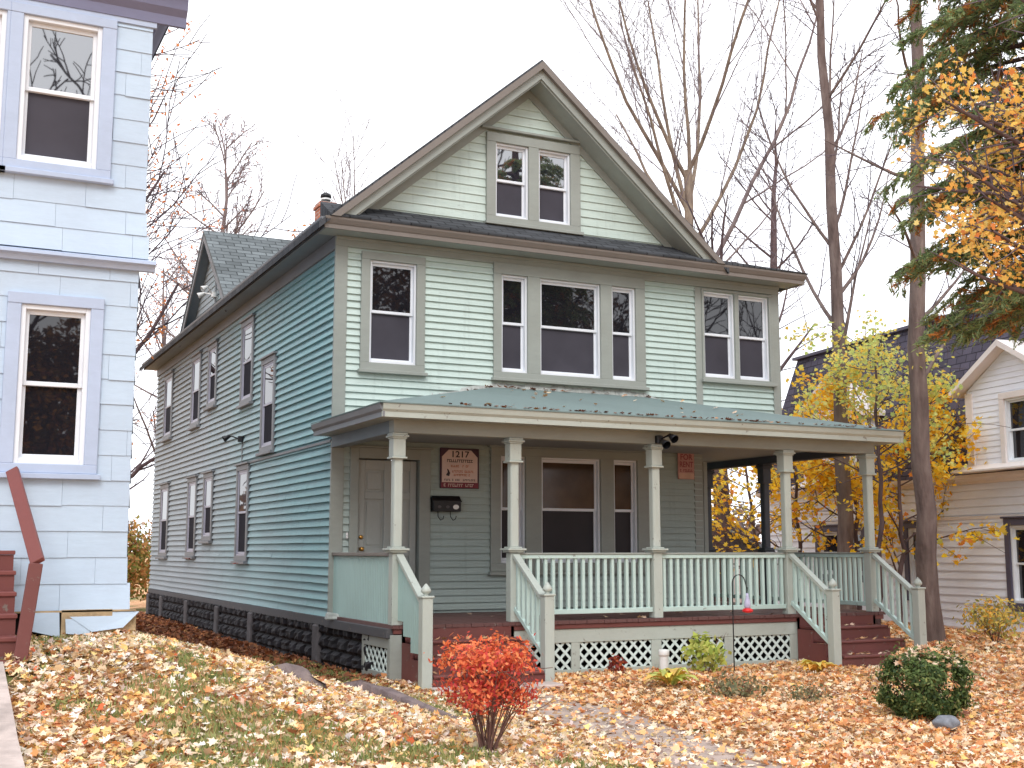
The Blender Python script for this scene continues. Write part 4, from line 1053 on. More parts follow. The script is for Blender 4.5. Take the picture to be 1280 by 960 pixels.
mistspec = [L(cnt=24, t0=.40, t1=.99, ang=46, lenf=lambda t, Lp: 4.4 * (1.25 - t), rf=.45, seg=.6, wob=.08, trop=.05, rmin=.03, taper=.3),
            L(cnt=7, t0=.15, t1=.98, ang=40, lenf=.45, rf=.5, seg=.5, wob=.1, trop=.03, rmin=.015),
            L(cnt=5, t0=.2, t1=.98, ang=40, lenf=.48, rf=.6, seg=.4, wob=.1, trop=.02, rmin=.014)]
lowspec = [L(cnt=15, t0=.35, t1=.99, ang=46, lenf=lambda t, Lp: 3.4 * (1.25 - t), rf=.4, seg=.6, wob=.08, trop=.05, rmin=.016, taper=.3),
            L(cnt=6, t0=.15, t1=.98, ang=40, lenf=.45, rf=.5, seg=.5, wob=.1, trop=.03, rmin=.010),
            L(cnt=4, t0=.2, t1=.98, ang=40, lenf=.45, rf=.6, seg=.4, wob=.1, trop=.02, rmin=.007)]
PK = [(4, (196, 150, 140)), (2, (206, 130, 110)), (2, (170, 130, 128))]
make_tree('hazy_tree', 'hazy pinkish bare tree above the small side gable', [(4.65, 28.1, -.2), (4.6, 28.1, 9), (4.5, 28.1, 16.8)], [.26, .15, .015], mistspec, M['bark_grey'], M['twig'], 'bare trees behind the houses', 61,
          foliage=dict(pal=PK, n=2600, size=(.06, .12), spread=.2, levels=[2, 3], clump=.3, shape='quad'))
make_tree('low_branched_tree', 'low branching bare tree in the gap between the blue and green houses', [(1.3, 20.4, -.2), (1.2, 20.4, 5), (1.1, 20.4, 9.9)], [.15, .10, .012], lowspec, M['bark_grey'], M['twig'], 'bare trees behind the houses', 67,
          foliage=dict(pal=YO, n=1500, size=(.06, .11), spread=.2, levels=[2, 3], clump=.25, shape='quad'))
farspec = [L(cnt=8, t0=.6, t1=1, ang=26, lenf=lambda t, Lp: 5.6, rf=.5, seg=.9, wob=.05, trop=.05, rmin=.02, taper=.25),
           L(cnt=7, t0=.2, t1=.98, ang=28, lenf=.42, rf=.5, seg=.6, wob=.07, trop=.04, rmin=.016),
           L(cnt=5, t0=.2, t1=.98, ang=34, lenf=.45, rf=.6, seg=.5, wob=.09, trop=.03, rmin=.010)]
make_tree('far_bare_tree', 'faint bare treetop left of the gable peak above the roofline', [(10.6, 31, -.2), (10.7, 31, 8), (10.7, 31, 14.2)], [.2, .15, .08], farspec, M['bark_grey'], M['twig'], 'bare trees behind the houses', 71)
# yellow saplings behind the porch
YL = [(6, (255, 206, 52)), (4, (255, 222, 90)), (3, (250, 190, 48)), (1.2, (220, 212, 110)), (.7, (236, 150, 70))]
YG = [(4, (222, 224, 134)), (3, (198, 214, 132)), (3, (246, 222, 110)), (1, (250, 204, 90))]
sapspec = [L(cnt=15, t0=.22, t1=.99, ang=66, lenf=lambda t, Lp: 2.0 * (1.25 - t * .7), rf=.45, seg=.35, wob=.08, trop=.03, rmin=.011, taper=.3),
           L(cnt=6, t0=.15, t1=.98, ang=42, lenf=.45, rf=.55, seg=.3, wob=.1, trop=.0, rmin=.007)]
def sap(label, base, top, r0, n, pal, seed, size=(.07, .13), name='yellow_sapling', clump=.75, spread=.10, spec=sapspec):
    b = np.array(base, float); t = np.array(top, float); m_ = (b + t) / 2 + np.array([.1, 0, 0])
    make_tree(name, label, [b, m_, t], [r0, r0 * .8, r0 * .35], spec, M['bark_dark'], M['twig_dark'], 'yellow autumn trees by the cream house', seed,
              foliage=dict(pal=pal, n=n, size=size, spread=spread, levels=[1, 2], clump=clump, shape='maple'))
sap('thin yellow-leaved tree seen between the two right porch posts', (11.9, 5.0, -.05), (11.7, 4.8, 4.2), .05, 1200, YL, 81)
sap('yellow-leaved tree just right of the porch roof corner', (12.7, 2.9, -.05), (12.5, 2.5, 4.0), .055, 3300, YL, 82)
sap('forked yellow-leaved tree behind the middle of the open porch', (12.4, 6.9, -.05), (12.0, 7.0, 4.2), .05, 1400, YL, 83)
sap('farthest yellow-leaved tree, in front of the grey garage', (12.0, 9.9, -.05), (12.2, 10.2, 4.6), .06, 1900, YL, 84)
sap('bright yellow tree hugging the tall bare trunk above the porch roof', (12.6, 4.0, -.05), (12.4, 3.6, 4.9), .055, 3600, YL, 85)
locspec = [L(cnt=14, t0=.5, t1=.99, ang=70, lenf=lambda t, Lp: 2.1 * (1.2 - t * .6), rf=.45, seg=.35, wob=.08, trop=.0, rmin=.011, taper=.3),
           L(cnt=6, t0=.15, t1=.98, ang=42, lenf=.45, rf=.55, seg=.3, wob=.1, trop=-.03, rmin=.007)]
sap('feathery yellow-green tree whose crown shows over the right porch roof', (10.8, 1.4, -.05), (10.5, .9, 5.2), .05, 5200, YG, 86, (.05, .09), 'yellow_green_tree', .7, .12, locspec)

# conifer and orange maple hanging in from the right edge
def conifer():
    r = np.random.default_rng(99); base = np.array([6.1, -6.75, float(gz(6.1, -6.75)) - .05]); T = thing('conifer_tree', 'dark green drooping conifer hanging in at the upper right edge', 'tree', tuple(base))
    tr = (np.stack([np.zeros(12), np.zeros(12), np.linspace(0, 12, 12)], 1), np.linspace(.22, .05, 12)); V, F = tubes_np([tr], 10); link('trunk', mesh_np('trunk', V, F), M['bark_dark'], T, smooth=True)
    limbs, twigs = [], []
    for i in range(170):
        z = 4.1 + 5.8 * (i / 170); a = i * 2.4 + r.normal(0, .3); Lb = (2.15 - .08 * (z - 2.5)) * min(1, .68 + .25 * (z - 4.1)) * r.uniform(.65, 1.12)
        d = np.array([cos(a), sin(a), .12]); ln = limb(r, (0, 0, z), d, Lb, .032, .008, .22, .05, -.09); limbs.append(ln)
    for ln in limbs:
        n = 22
        for k in range(n):
            t = .22 + .78 * k / n; p, d, _ = at(ln, t); side = nrm(np.cross(d, [0, 0, 1])) * (1 if k % 2 else -1)
            nd = nrm(d * .75 + side * .75 + np.array([0, 0, -.28])); twigs.append(limb(r, p, nd, r.uniform(.25, .6) * (1.15 - t * .6), .005, .003, .08, .08, -.06))
    V, F = tubes_np(limbs, 5); link('branches', mesh_np('branches', V, F), M['bark_dark'], T)
    V, F = tubes_np(twigs, 3); link('crown', mesh_np('crown', V, F), M['twig_dark'], T)
    m = 160000; ii = r.integers(0, len(twigs), m); tt = r.uniform(.05, 1, m)
    C = np.empty((m, 3)); Tn = np.empty((m, 3))
    for k in range(m):
        p, d, _ = at(twigs[ii[k]], tt[k]); C[k] = p; Tn[k] = d
    C += r.normal(0, .018, (m, 3)); Tn = Tn + r.normal(0, .45, (m, 3)) + np.array([0, 0, -.25])
    N = r.normal(0, .6, (m, 3)) + np.array([0, 0, 1])
    pal = [(5, (144, 164, 114)), (4, (168, 184, 132)), (2.5, (116, 136, 98)), (1.0, (174, 152, 104)), (.6, (220, 164, 104))]
    tw_warm = r.random(len(twigs)) < .11
    cols = pick(pal, m); w_ = tw_warm[ii]; cols[w_] = pick([(3, (206, 140, 80)), (2, (170, 112, 74)), (1, (150, 130, 70))], int(w_.sum()))
    V, F, Cc = leaves_np(C, N, r.uniform(.07, .14, m), 'needle', cols, .1, Tn); link('foliage', mesh_np('foliage', V, F, Cc), M['needle'], T)
conifer()
OR = [(5, (255, 212, 112)), (4, (252, 190, 98)), (2.5, (255, 226, 146)), (1.2, (240, 152, 88))]
ormspec = [L(cnt=30, t0=.46, t1=.82, ang=72, lenf=lambda t, Lp: 1.45 * (1.15 - t * .3), rf=.3, seg=.3, wob=.08, trop=.03, rmin=.009, taper=.3),
           L(cnt=7, t0=.2, t1=.98, ang=42, lenf=.42, rf=.55, seg=.3, wob=.1, trop=.0, rmin=.008)]
make_tree('orange_maple', 'maple with loose orange-yellow leaves among the conifer boughs at right', [(4.55, -8.35, -.05), (4.55, -8.3, 4), (4.5, -8.3, 8.0)], [.16, .13, .05], ormspec, M['bark_dark'], M['twig_dark'], None, 91,
          foliage=dict(pal=OR, n=15000, size=(.035, .07), spread=.10, levels=[1, 2], clump=.30, shape='maple', zmin=3.9, zmax=6.0))

# small growth in the gap between the houses
def shrub(name, label, base, n, rx, rz_, pal, size, shape, seed, stems=10, mat='leaf', cat='shrub', zc=.55, group=None, topleaf=0, stem_r=.008, hollow=.55, zmin=0.0, sortz=None, box=False, ragged=.05):
    r = np.random.default_rng(seed); b = (base[0], base[1], float(gz(*base[:2])) - .02)
    T = thing(name, label, cat, b, 0, group)
    if stems:
        ls = []
        for i in range(stems):
            a = r.uniform(0, 2 * pi); q = r.uniform(.2, .95); tgt = np.array([cos(a) * rx * q, sin(a) * rx * q, rz_ * r.uniform(.7, 1.05)])
            s0 = np.array([cos(a), sin(a), 0]) * .05 * r.random(); ls.append(limb(r, s0, tgt + np.array([0, 0, .1 * rz_]), np.linalg.norm(tgt) * .80, stem_r, stem_r * .4, .08, .06, -.02))
            for k in range(3):
                p, d, _ = at(ls[-1], r.uniform(.35, .9)); ls.append(limb(r, p, d + r.normal(0, .4, 3), rz_ * .18, stem_r * .6, stem_r * .3, .08, .08, .02))
        V, F = tubes_np(ls, 5); link('stems', mesh_np('stems', V, F), M['stem'], T)
    u = r.normal(size=(n, 3)); u /= np.linalg.norm(u, axis=1, keepdims=True)
    rad = r.uniform(hollow, 1, n) ** .6 * (1 + np.where(r.random(n) < .22, np.abs(r.normal(0, ragged, n)), 0))
    if box: u = np.sign(u) * np.abs(u) ** .6; u /= np.maximum(1, np.linalg.norm(u, axis=1, keepdims=True) / 1.12)
    lump = 1 + .10 * np.sin(u[:, 0] * 6 + seed) * np.cos(u[:, 1] * 5 + u[:, 2] * 4) + .07 * np.sin(u[:, 2] * 11 + u[:, 0] * 9)
    C = u * (rad * lump)[:, None] * np.array([rx, rx, rz_ * (1 - zc)]) + np.array([0, 0, rz_ * zc])
    k = C[:, 2] > zmin; C = C[k]; u = u[k]; n = len(C)
    N = u + r.normal(0, .7, (n, 3)) + np.array([0, 0, .3])
    cols = pick(pal, n)
    if sortz is not None:
        hi = C[:, 2] + r.normal(0, .08, n) > sortz[0]; cols[hi] = pick(sortz[1], int(hi.sum()))
    V, F, Cc = leaves_np(C, N, r.uniform(*size, n), shape, cols); link('foliage', mesh_np('foliage', V, F, Cc), M[mat], T)
    if topleaf:
        a = r.uniform(0, 2 * pi, topleaf); q = np.sqrt(r.random(topleaf)) * rx * .85
        C = np.stack([np.cos(a) * q, np.sin(a) * q, rz_ * zc + np.sqrt(np.maximum(0, 1 - (q / rx) ** 2)) * rz_ * (1 - zc) * 1.03 + .01], 1)
        V, F, Cc = leaves_np(C, r.normal(0, .35, (topleaf, 3)) + np.array([0, -.3, 1]), r.uniform(.05, .085, topleaf), 'maple', pick(PALE, topleaf)); link('caught_leaves', mesh_np('caught_leaves', V, F, Cc), M['litter'], T)
    return T
PALE = [(5, (236, 206, 176)), (4, (226, 178, 132)), (2, (240, 216, 190)), (1, (212, 140, 84))]
REDB = [(5, (212, 86, 70)), (3.4, (184, 62, 64)), (3.4, (228, 112, 78)), (3, (236, 144, 94))]
ORT = [(5, (234, 128, 80)), (4, (224, 104, 74)), (3, (242, 158, 104)), (1.8, (206, 76, 66))]
shrub('burning_bush', 'small red and orange burning bush on bare stems at front centre', (-1.22, -7.62), 3900, .35, .86, REDB, (.026, .05), 'oval', 5, stems=34, zc=.68, stem_r=.0065, hollow=.12, zmin=.30, sortz=(.60, ORT), box=True, ragged=.14)
BOXG = [(5, (82, 102, 56)), (4, (104, 122, 68)), (2, (58, 78, 46)), (1.6, (140, 148, 90))]
shrub('boxwood', 'rounded dark green boxwood topped with fallen leaves at right front', (3.36, -7.27), 13000, .365, .66, BOXG, (.028, .048), 'oval', 8, stems=8, zc=.52, hollow=.6, topleaf=190, box=True, ragged=.10)
shrub('light_fern', 'light yellow-green wispy plant in front of the porch lattice', (3.88, -3.05), 300, .30, .56, [(4, (186, 198, 96)), (3, (206, 206, 112)), (2, (160, 178, 84))], (.06, .12), 'quad', 13, stems=9, cat='plant', zc=.55, stem_r=.005, hollow=.2)
GG = [(4, (126, 128, 92)), (3, (146, 138, 104)), (2, (104, 108, 78)), (2, (178, 140, 98))]
shrub('grey_green_perennial', 'larger grey-green withered perennial clump in the leaves before the lattice', (2.55, -5.5), 700, .34, .30, GG, (.025, .06), 'oval', 15, stems=26, cat='plant', zc=.5, group='withered plants in the front bed', stem_r=.004, hollow=.2)
shrub('grey_green_perennial', 'smaller grey-green clump between the perennial and the boxwood', (2.95, -6.1), 420, .26, .24, GG, (.025, .05), 'oval', 16, stems=18, cat='plant', zc=.5, group='withered plants in the front bed', stem_r=.004, hollow=.2)
shrub('red_sedum', 'small dark red plant at the foot of the lattice left of the middle post', (2.72, -2.85), 160, .12, .28, [(3, (150, 62, 52)), (2, (190, 100, 60)), (1, (120, 50, 48))], (.04, .08), 'oval', 17, stems=6, cat='plant', stem_r=.004, hollow=.2)
YS = [(4, (226, 196, 96)), (3, (186, 176, 98)), (2, (150, 150, 90)), (2, (240, 180, 80))]
for i, (x, y, rx, h, lab) in enumerate(((10.9, -1.2, .5, .8, 'thin yellowing shrub at the foot of the slim trunk'), (11.9, -.2, .6, .75, 'straggly yellow-green shrub midway along the cream house wall'), (12.0, -2.2, .7, .7, 'straggly shrub against the cream wall nearest the right edge'))):
    shrub('yellowing_shrub', lab, (x, y), 520, rx, h, YS, (.05, .10), 'oval', 20 + i, stems=14, group='shrubs along the cream house', stem_r=.006, hollow=.15)
shrub('hedge_shrub', 'yellow-green shrub glimpsed in the gap between the two houses', (-.35, 17.2), 5200, 1.25, 2.4, [(3, (166, 162, 84)), (3, (206, 150, 92)), (2, (128, 140, 70)), (2, (226, 176, 110))], (.09, .16), 'oval', 27, stems=10, stem_r=.03, hollow=.3)
make_tree('bent_tree', 'dark bent bare trunk leaning out of the gap beside the green house', [(-1.7, 18.0, -.1), (-1.2, 18.0, 1.6), (-.3, 18.1, 3.2), (.9, 18.2, 4.2)], [.10, .09, .07, .04], [L(cnt=6, t0=.4, t1=1, ang=40, lenf=.35, rf=.5, seg=.4, wob=.1, trop=.03, rmin=.014), L(cnt=5, t0=.2, t1=1, ang=40, lenf=.45, rf=.5, seg=.3, wob=.1, trop=.02, rmin=.009)], M['bark_dark'], M['twig_dark'], 'bare trees behind the houses', 101)

def hosta(label, base, n, R_, pal, seed, group=None):
    r = np.random.default_rng(seed); T = MB(); b = (base[0], base[1], float(gz(*base)) + .01)
    V, F, Cc = [], [], []
    for i in range(n):
        a = r.uniform(0, 2 * pi); Lf = R_ * r.uniform(.6, 1.1); el = r.uniform(.8, 1.5); wd = Lf * r.uniform(.22, .34); c = pick(pal, 1)[0]
        d = np.array([cos(a), sin(a), 0]); s = np.array([-sin(a), cos(a), 0]); k = len(V)
        for t, w in ((0, .06), (.25, .6), (.5, 1.0), (.75, .75), (1, .04)):
            p = d * Lf * t * cos(el * .8) + np.array([0, 0, Lf * (t * el - .75 * t * t * el)])
            V += [p - s * wd * w / 2 + np.array([0, 0, .02 * w]), p, p + s * wd * w / 2 + np.array([0, 0, .02 * w])]; Cc += [c * .9, c, c * .9]
        for j in range(4):
            for q in (0, 1): F.append((k + j * 3 + q, k + j * 3 + q + 1, k + j * 3 + q + 4, k + j * 3 + q + 3))
    o = link('hosta', mesh_np('hosta', np.array(V), np.array(F), np.array(Cc)), M['leaf'], smooth=True, loc=b); return tag(o, label, 'plant', group)
hosta('yellow-green hosta in the leaves below the lattice panels', (2.56, -4.3), 40, .46, [(3, (244, 224, 110)), (2, (206, 216, 124)), (2, (252, 212, 120))], 1, 'hostas in the front bed')
hosta('golden yellow hosta at the foot of the right steps', (4.95, -3.85), 36, .40, [(3, (255, 212, 96)), (2, (252, 196, 92)), (1, (236, 220, 124))], 2, 'hostas in the front bed')

# ------------------------------------------------------------------ small yard things
hk = thing('shepherd_hook', 'thin black shepherd hook standing in front of the lattice', 'plant hook', (4.14, -3.30, -.05))
mb = MB(); arc = [(0, 0, z) for z in np.linspace(0, 1.12, 5)] + [(.10 - .10 * cos(a), 0, 1.14 + .11 * sin(a)) for a in np.linspace(.1, pi * .9, 8)] + [(.215, 0, 1.10), (.225, 0, 1.075), (.24, 0, 1.085)]
mb.tube(arc, .0075, 6); mb.build('rod', M['black'], hk, smooth=True)
fd = thing('hummingbird_feeder', 'small red-based bird feeder hanging from the thin black hook', 'bird feeder', (4.365, -3.30, .74))
mb = MB(); mb.tube([(0, 0, .30), (0, 0, .22)], .004, 5); mb.build('hanger', M['black'], fd)
mb = MB(); mb.lathe((0, 0, .04), [(.03, 0), (.042, .03), (.038, .08), (.02, .14), (.014, .19)], 12); mb.build('bottle', M['feeder_glass'], fd, smooth=True)
mb = MB(); mb.lathe((0, 0, 0), [(.02, -.015), (.065, 0), (.07, .02), (.05, .04), (.03, .045)], 14); mb.build('base', M['red_feeder'], fd, smooth=True)
dp = thing('drain_pipe', 'short white drain pipe standing before the lattice under the middle post', 'pipe', (3.49, -2.72, -.05))
mb = MB(); mb.lathe((0, 0, 0), [(.058, 0), (.058, .28)], 16); mb.build('pipe', M['white_plastic'], dp, smooth=False)
mb = MB(); mb.lathe((0, 0, .24), [(.064, 0), (.07, .012), (.07, .06), (.062, .075), (.03, .08)], 16); mb.build('cap', M['white_plastic'], dp, smooth=True)
def stone(name, label, loc, sx, sy, sz, mat, cat, seed):
    r = np.random.default_rng(seed); import bmesh
    bm = bmesh.new(); bmesh.ops.create_icosphere(bm, subdivisions=3, radius=1)
    ph = r.uniform(0, 6, 6)
    for v in bm.verts:
        c = v.co; k = 1 + .10 * sin(3 * c.x + ph[0]) * cos(2.5 * c.y + ph[1]) + .06 * sin(6 * c.z + 5 * c.x + ph[2]) + r.normal(0, .012); v.co = Vector((c.x * sx * k, c.y * sy * k, c.z * sz * k))
    me = bpy.data.meshes.new(name); bm.to_mesh(me); bm.free(); return tag(link(name, me, mat, smooth=True, loc=loc), label, cat)
stone('rock', 'smooth grey rock lying in front of the boxwood', (3.02, -7.86, .03), .12, .09, .07, M['rock'], 'rock', 3)
def root(label, pts, rr, seed):
    mb = MB(); P_ = []; R_ = []
    for (x, y), q in zip(pts, rr): P_.append((x, y, float(gz(x, y)) + q * .22 + .02)); R_.append(q)
    mb.tube(P_, R_, 8); mb.v = [tuple(np.array(v) + rng.normal(0, .018, 3)) for v in mb.v]; o = mb.build('tree_root', M['bark_grey'], smooth=True); return tag(o, label, 'root', 'old roots on the lawn bank')
root('long grey root running down the lawn bank toward the bush', [(-1.35, -4.6), (-1.2, -4.8), (-1.12, -5.05), (-.95, -5.3), (-.92, -5.6), (-.76, -5.95), (-.74, -6.2)], [.03, .095, .11, .085, .06, .045, .015], 1)
root('short weathered root stub left of the long root', [(-2.08, -4.75), (-1.96, -4.85), (-1.85, -4.95), (-1.84, -5.15), (-1.76, -5.35), (-1.77, -5.5)], [.03, .08, .095, .07, .05, .012], 2)
mb = MB(); mb.hexa([(-.10, -.06, 0), (.12, -.05, 0), (.10, .06, 0), (-.08, .07, 0), (-.07, -.04, .09), (.10, -.03, .07), (.08, .05, .08), (-.06, .05, .10)]); o = mb.build('broken_brick', M['lead'], loc=(-.10, -.35, .605), bevel=.015); tag(o, 'pale broken chunk left on the sill board by the porch panel', 'rubble')

# ------------------------------------------------------------------ fallen leaves and grass
def vnoise(x, y, s, seed):
    r = np.random.default_rng(seed); tb = r.random((64, 64)); fx, fy = x * s + 100, y * s + 100
    ix, iy = np.floor(fx).astype(int), np.floor(fy).astype(int); tx, ty = sm(fx - ix), sm(fy - iy)
    g_ = lambda a, b: tb[a % 64, b % 64]
    return (g_(ix, iy) * (1 - tx) + g_(ix + 1, iy) * tx) * (1 - ty) + (g_(ix, iy + 1) * (1 - tx) + g_(ix + 1, iy + 1) * tx) * ty
LITL = [(6, (246, 224, 196)), (5, (240, 208, 166)), (3.4, (246, 212, 140)), (2.2, (234, 170, 108)), (1.0, (206, 142, 102)), (3.5, (250, 238, 224)), (.4, (214, 108, 66)), (.5, (170, 120, 92))]
LITR = [(5, (246, 208, 164)), (5, (240, 186, 130)), (3, (232, 158, 102)), (5, (250, 228, 198)), (1.2, (204, 134, 100)), (.7, (160, 110, 88)), (1.4, (246, 198, 118))]
LITB = [(5, (134, 84, 58)), (4, (160, 100, 66)), (3, (112, 72, 54)), (1.5, (190, 128, 84)), (.8, (206, 150, 100))]
def path_dist(x, y):
    px = np.interp(-y, [-p[1] for p in pl], [p[0] for p in pl]); return np.abs(x - px)
grass_mask = lambda x, y: ((vnoise(x, y, 1.3, 5) * .6 + vnoise(x, y, 3.7, 6) * .4) > .58) & (x < -.4) & (y > -9)
def scatter(x0, x1, y0, y1, dens, pal, size, keep, lift=.045):
    n = int((x1 - x0) * (y1 - y0) * dens); x = rng.uniform(x0, x1, n); y = rng.uniform(y0, y1, n); k = keep(x, y); x, y = x[k], y[k]; n = len(x)
    cl = vnoise(x, y, 2.2, 9) * .6 + vnoise(x, y, 6, 10) * .4
    C = np.stack([x, y, gz(x, y) + .012 + lift * rng.random(n) ** 1.5 * (.5 + cl)], 1)
    N = rng.normal(0, .42, (n, 3)) + np.array([0, 0, 1.0]); N[:, 2] = np.abs(N[:, 2])
    cols = pick(pal, n, .14); br = (cl < .40) & (rng.random(n) < .5); cols[br] *= .72
    return leaves_np(C, N, rng.uniform(*size, n), 'maple', cols, .35)
def join(parts):
    V, F, Cc, b = [], [], [], 0
    for v, f, c in parts: V.append(v); F.append(f + b); Cc.append(c); b += len(v)
    return np.concatenate(V), np.concatenate(F), np.concatenate(Cc)
under = lambda x, y: ((y > -2.5) & (x > -.05) & (x < 7.5)) | ((y > -4.55) & (x < -3.2)) | ((x > .05) & (x < 1.55) & (y > -3.7)) | ((x > 5.8) & (x < 7.2) & (y > -3.4)) | ((x < -4.38) & (y < -5))
k1 = lambda x, y: ~under(x, y) & (rng.random(len(x)) < np.where(path_dist(x, y) < .42, .24, 1) * np.where(grass_mask(x, y), .36, 1)) & (x < .2 + rng.normal(0, .5, len(x)))
k2 = lambda x, y: ~under(x, y) & (rng.random(len(x)) < np.where(path_dist(x, y) < .42, .24, 1)) & (x >= .2 + rng.normal(0, .5, len(x)))
k3 = lambda x, y: (x < -.06) & ((x > -3.1) | (y > 4.2)) & ~under(x, y) & (y > -2.9 + rng.normal(0, .4, len(x))) & (rng.random(len(x)) < np.where(x < -1.5, .45, 1))
k4 = lambda x, y: (x < 13.1 + .14 * y) & ~under(x, y)
parts = [scatter(-5.2, 2, -9.6, -2.2, 1150, LITL, (.034, .072), k1), scatter(-1, 8.0, -10.2, -2.3, 950, LITR, (.036, .076), k2),
         scatter(-3.4, -.05, -3.6, 16, 260, LITB, (.06, .11), k3), scatter(8.0, 15, -9, 6, 200, LITR, (.06, .11), k4), scatter(7.5, 15, 6, 20, 50, LITR, (.07, .12), k4)]
V, F, Cc = join(parts); tag(link('fallen_leaves', mesh_np('fallen_leaves', V, F, Cc), M['litter']), kind='stuff')
# leaves caught on porch roof, steps and floor
def flat(n, fx, fy, fz, pal=LITR, size=(.05, .09)):
    x, y = fx(n), fy(n); C = np.stack([x, y, fz(x, y) + .012], 1); N = rng.normal(0, .25, (n, 3)) + np.array([0, 0, 1.0])
    return leaves_np(C, N, rng.uniform(*size, n), 'maple', pick(pal, n), .2)
U_ = lambda a, b: (lambda n: rng.uniform(a, b, n))
prz = lambda x, y: EZ + np.minimum(np.minimum(y - EY + .045, x - EX0 + .04), EX1 + .04 - x) * .2425
pp_ = [flat(40, U_(0, 7.3), U_(-2.7, -.1), prz, PALE), flat(150, U_(.5, 7.4), lambda n: -2.75 + np.abs(rng.normal(0, .05, n)), prz, LITB, (.04, .07)), flat(60, U_(1.5, 5.5), lambda n: -.08 - np.abs(rng.normal(0, .05, n)), prz, LITB, (.05, .08)),
       flat(26, U_(.15, 5.6), U_(-2.4, -.2), lambda x, y: 0 * x + .64, PALE)]
for (xa, xb) in ((.15, 1.45), (5.9, 7.1)):
    for i in range(3): pp_.append(flat(7 + 7 * i, U_(xa, xb), U_(-2.73 - .285 * i, -2.5 - .285 * i), lambda x, y, i=i: 0 * x + .64 - .165 * (i + 1), PALE))
for (ya, z) in ((4.97, 1.27), (9.27, 1.33)): pp_.append(flat(10, lambda n: -.06 - rng.uniform(0, .05, n), lambda n, ya=ya: ya + rng.normal(0, .12, n), lambda x, y, z=z: 0 * x + z - .002, [(2, (186, 84, 50)), (1, (150, 60, 50))]))
V, F, Cc = join(pp_); tag(link('caught_leaves', mesh_np('caught_leaves', V, F, Cc), M['litter']), kind='stuff')
# grass blades
n = 90000; x = rng.uniform(-5, 0, n); y = rng.uniform(-9, 1.5, n)
gm = grass_mask(x, y) | ((y > -4.6) & (y < .6) & (x > -3.2) & (vnoise(x, y, 1.1, 12) > .40)) | (rng.random(n) < .06)
k = gm & ~under(x, y) & (x < -.15); x, y = x[k], y[k]; n = len(x)
hgt = rng.uniform(.035, .085, n); C = np.stack([x, y, gz(x, y) + hgt * .45], 1); T_ = rng.normal(0, .45, (n, 3)) + np.array([0, 0, 1.0])
V, F, Cc = leaves_np(C, rng.normal(0, 1, (n, 3)) * np.array([1, 1, .2]), hgt, 'needle', pick([(4, (140, 152, 94)), (3, (166, 168, 110)), (2, (116, 130, 76)), (1, (190, 180, 120))], n), .1, T_)
tag(link('grass', mesh_np('grass', V, F, Cc), M['grass']), kind='stuff')

# far woods: behind the houses and across the street (mirrored in the panes)
def woods(name, pts, n, pal, seed, size=(.2, .42), h=(8, 13)):
    r = np.random.default_rng(seed); Vs, Fs, Cs, b = [], [], [], 0
    for (x, y) in pts:
        H_ = r.uniform(*h); m = n; u = r.normal(size=(m, 3)); u /= np.linalg.norm(u, axis=1, keepdims=True); q = r.uniform(.3, 1, (m, 1)) ** .5
        C = u * q * np.array([3.2, 3.2, H_ * .36]) * (1 + .25 * np.sin(u[:, :1] * 5 + x)) + np.array([x, y, H_ * .62])
        v, f, c = leaves_np(C, u + r.normal(0, .8, (m, 3)), r.uniform(*size, m), 'quad', pick(pal, m)); Vs.append(v); Fs.append(f + b); Cs.append(c); b += len(v)
        tv, tf = tubes_np([(np.array([(x, y, -.5), (x + .1, y, H_ * .5), (x, y, H_ * .85)]), np.array([.3, .2, .05]))], 4); Vs.append(tv); Fs.append(tf + b); Cs.append(np.tile(np.array([[.10, .07, .06]]), (len(tv), 1))); b += len(tv)
    tag(link(name, mesh_np(name, np.concatenate(Vs), np.concatenate(Fs), np.concatenate(Cs)), M['leaf_tree']), kind='stuff')
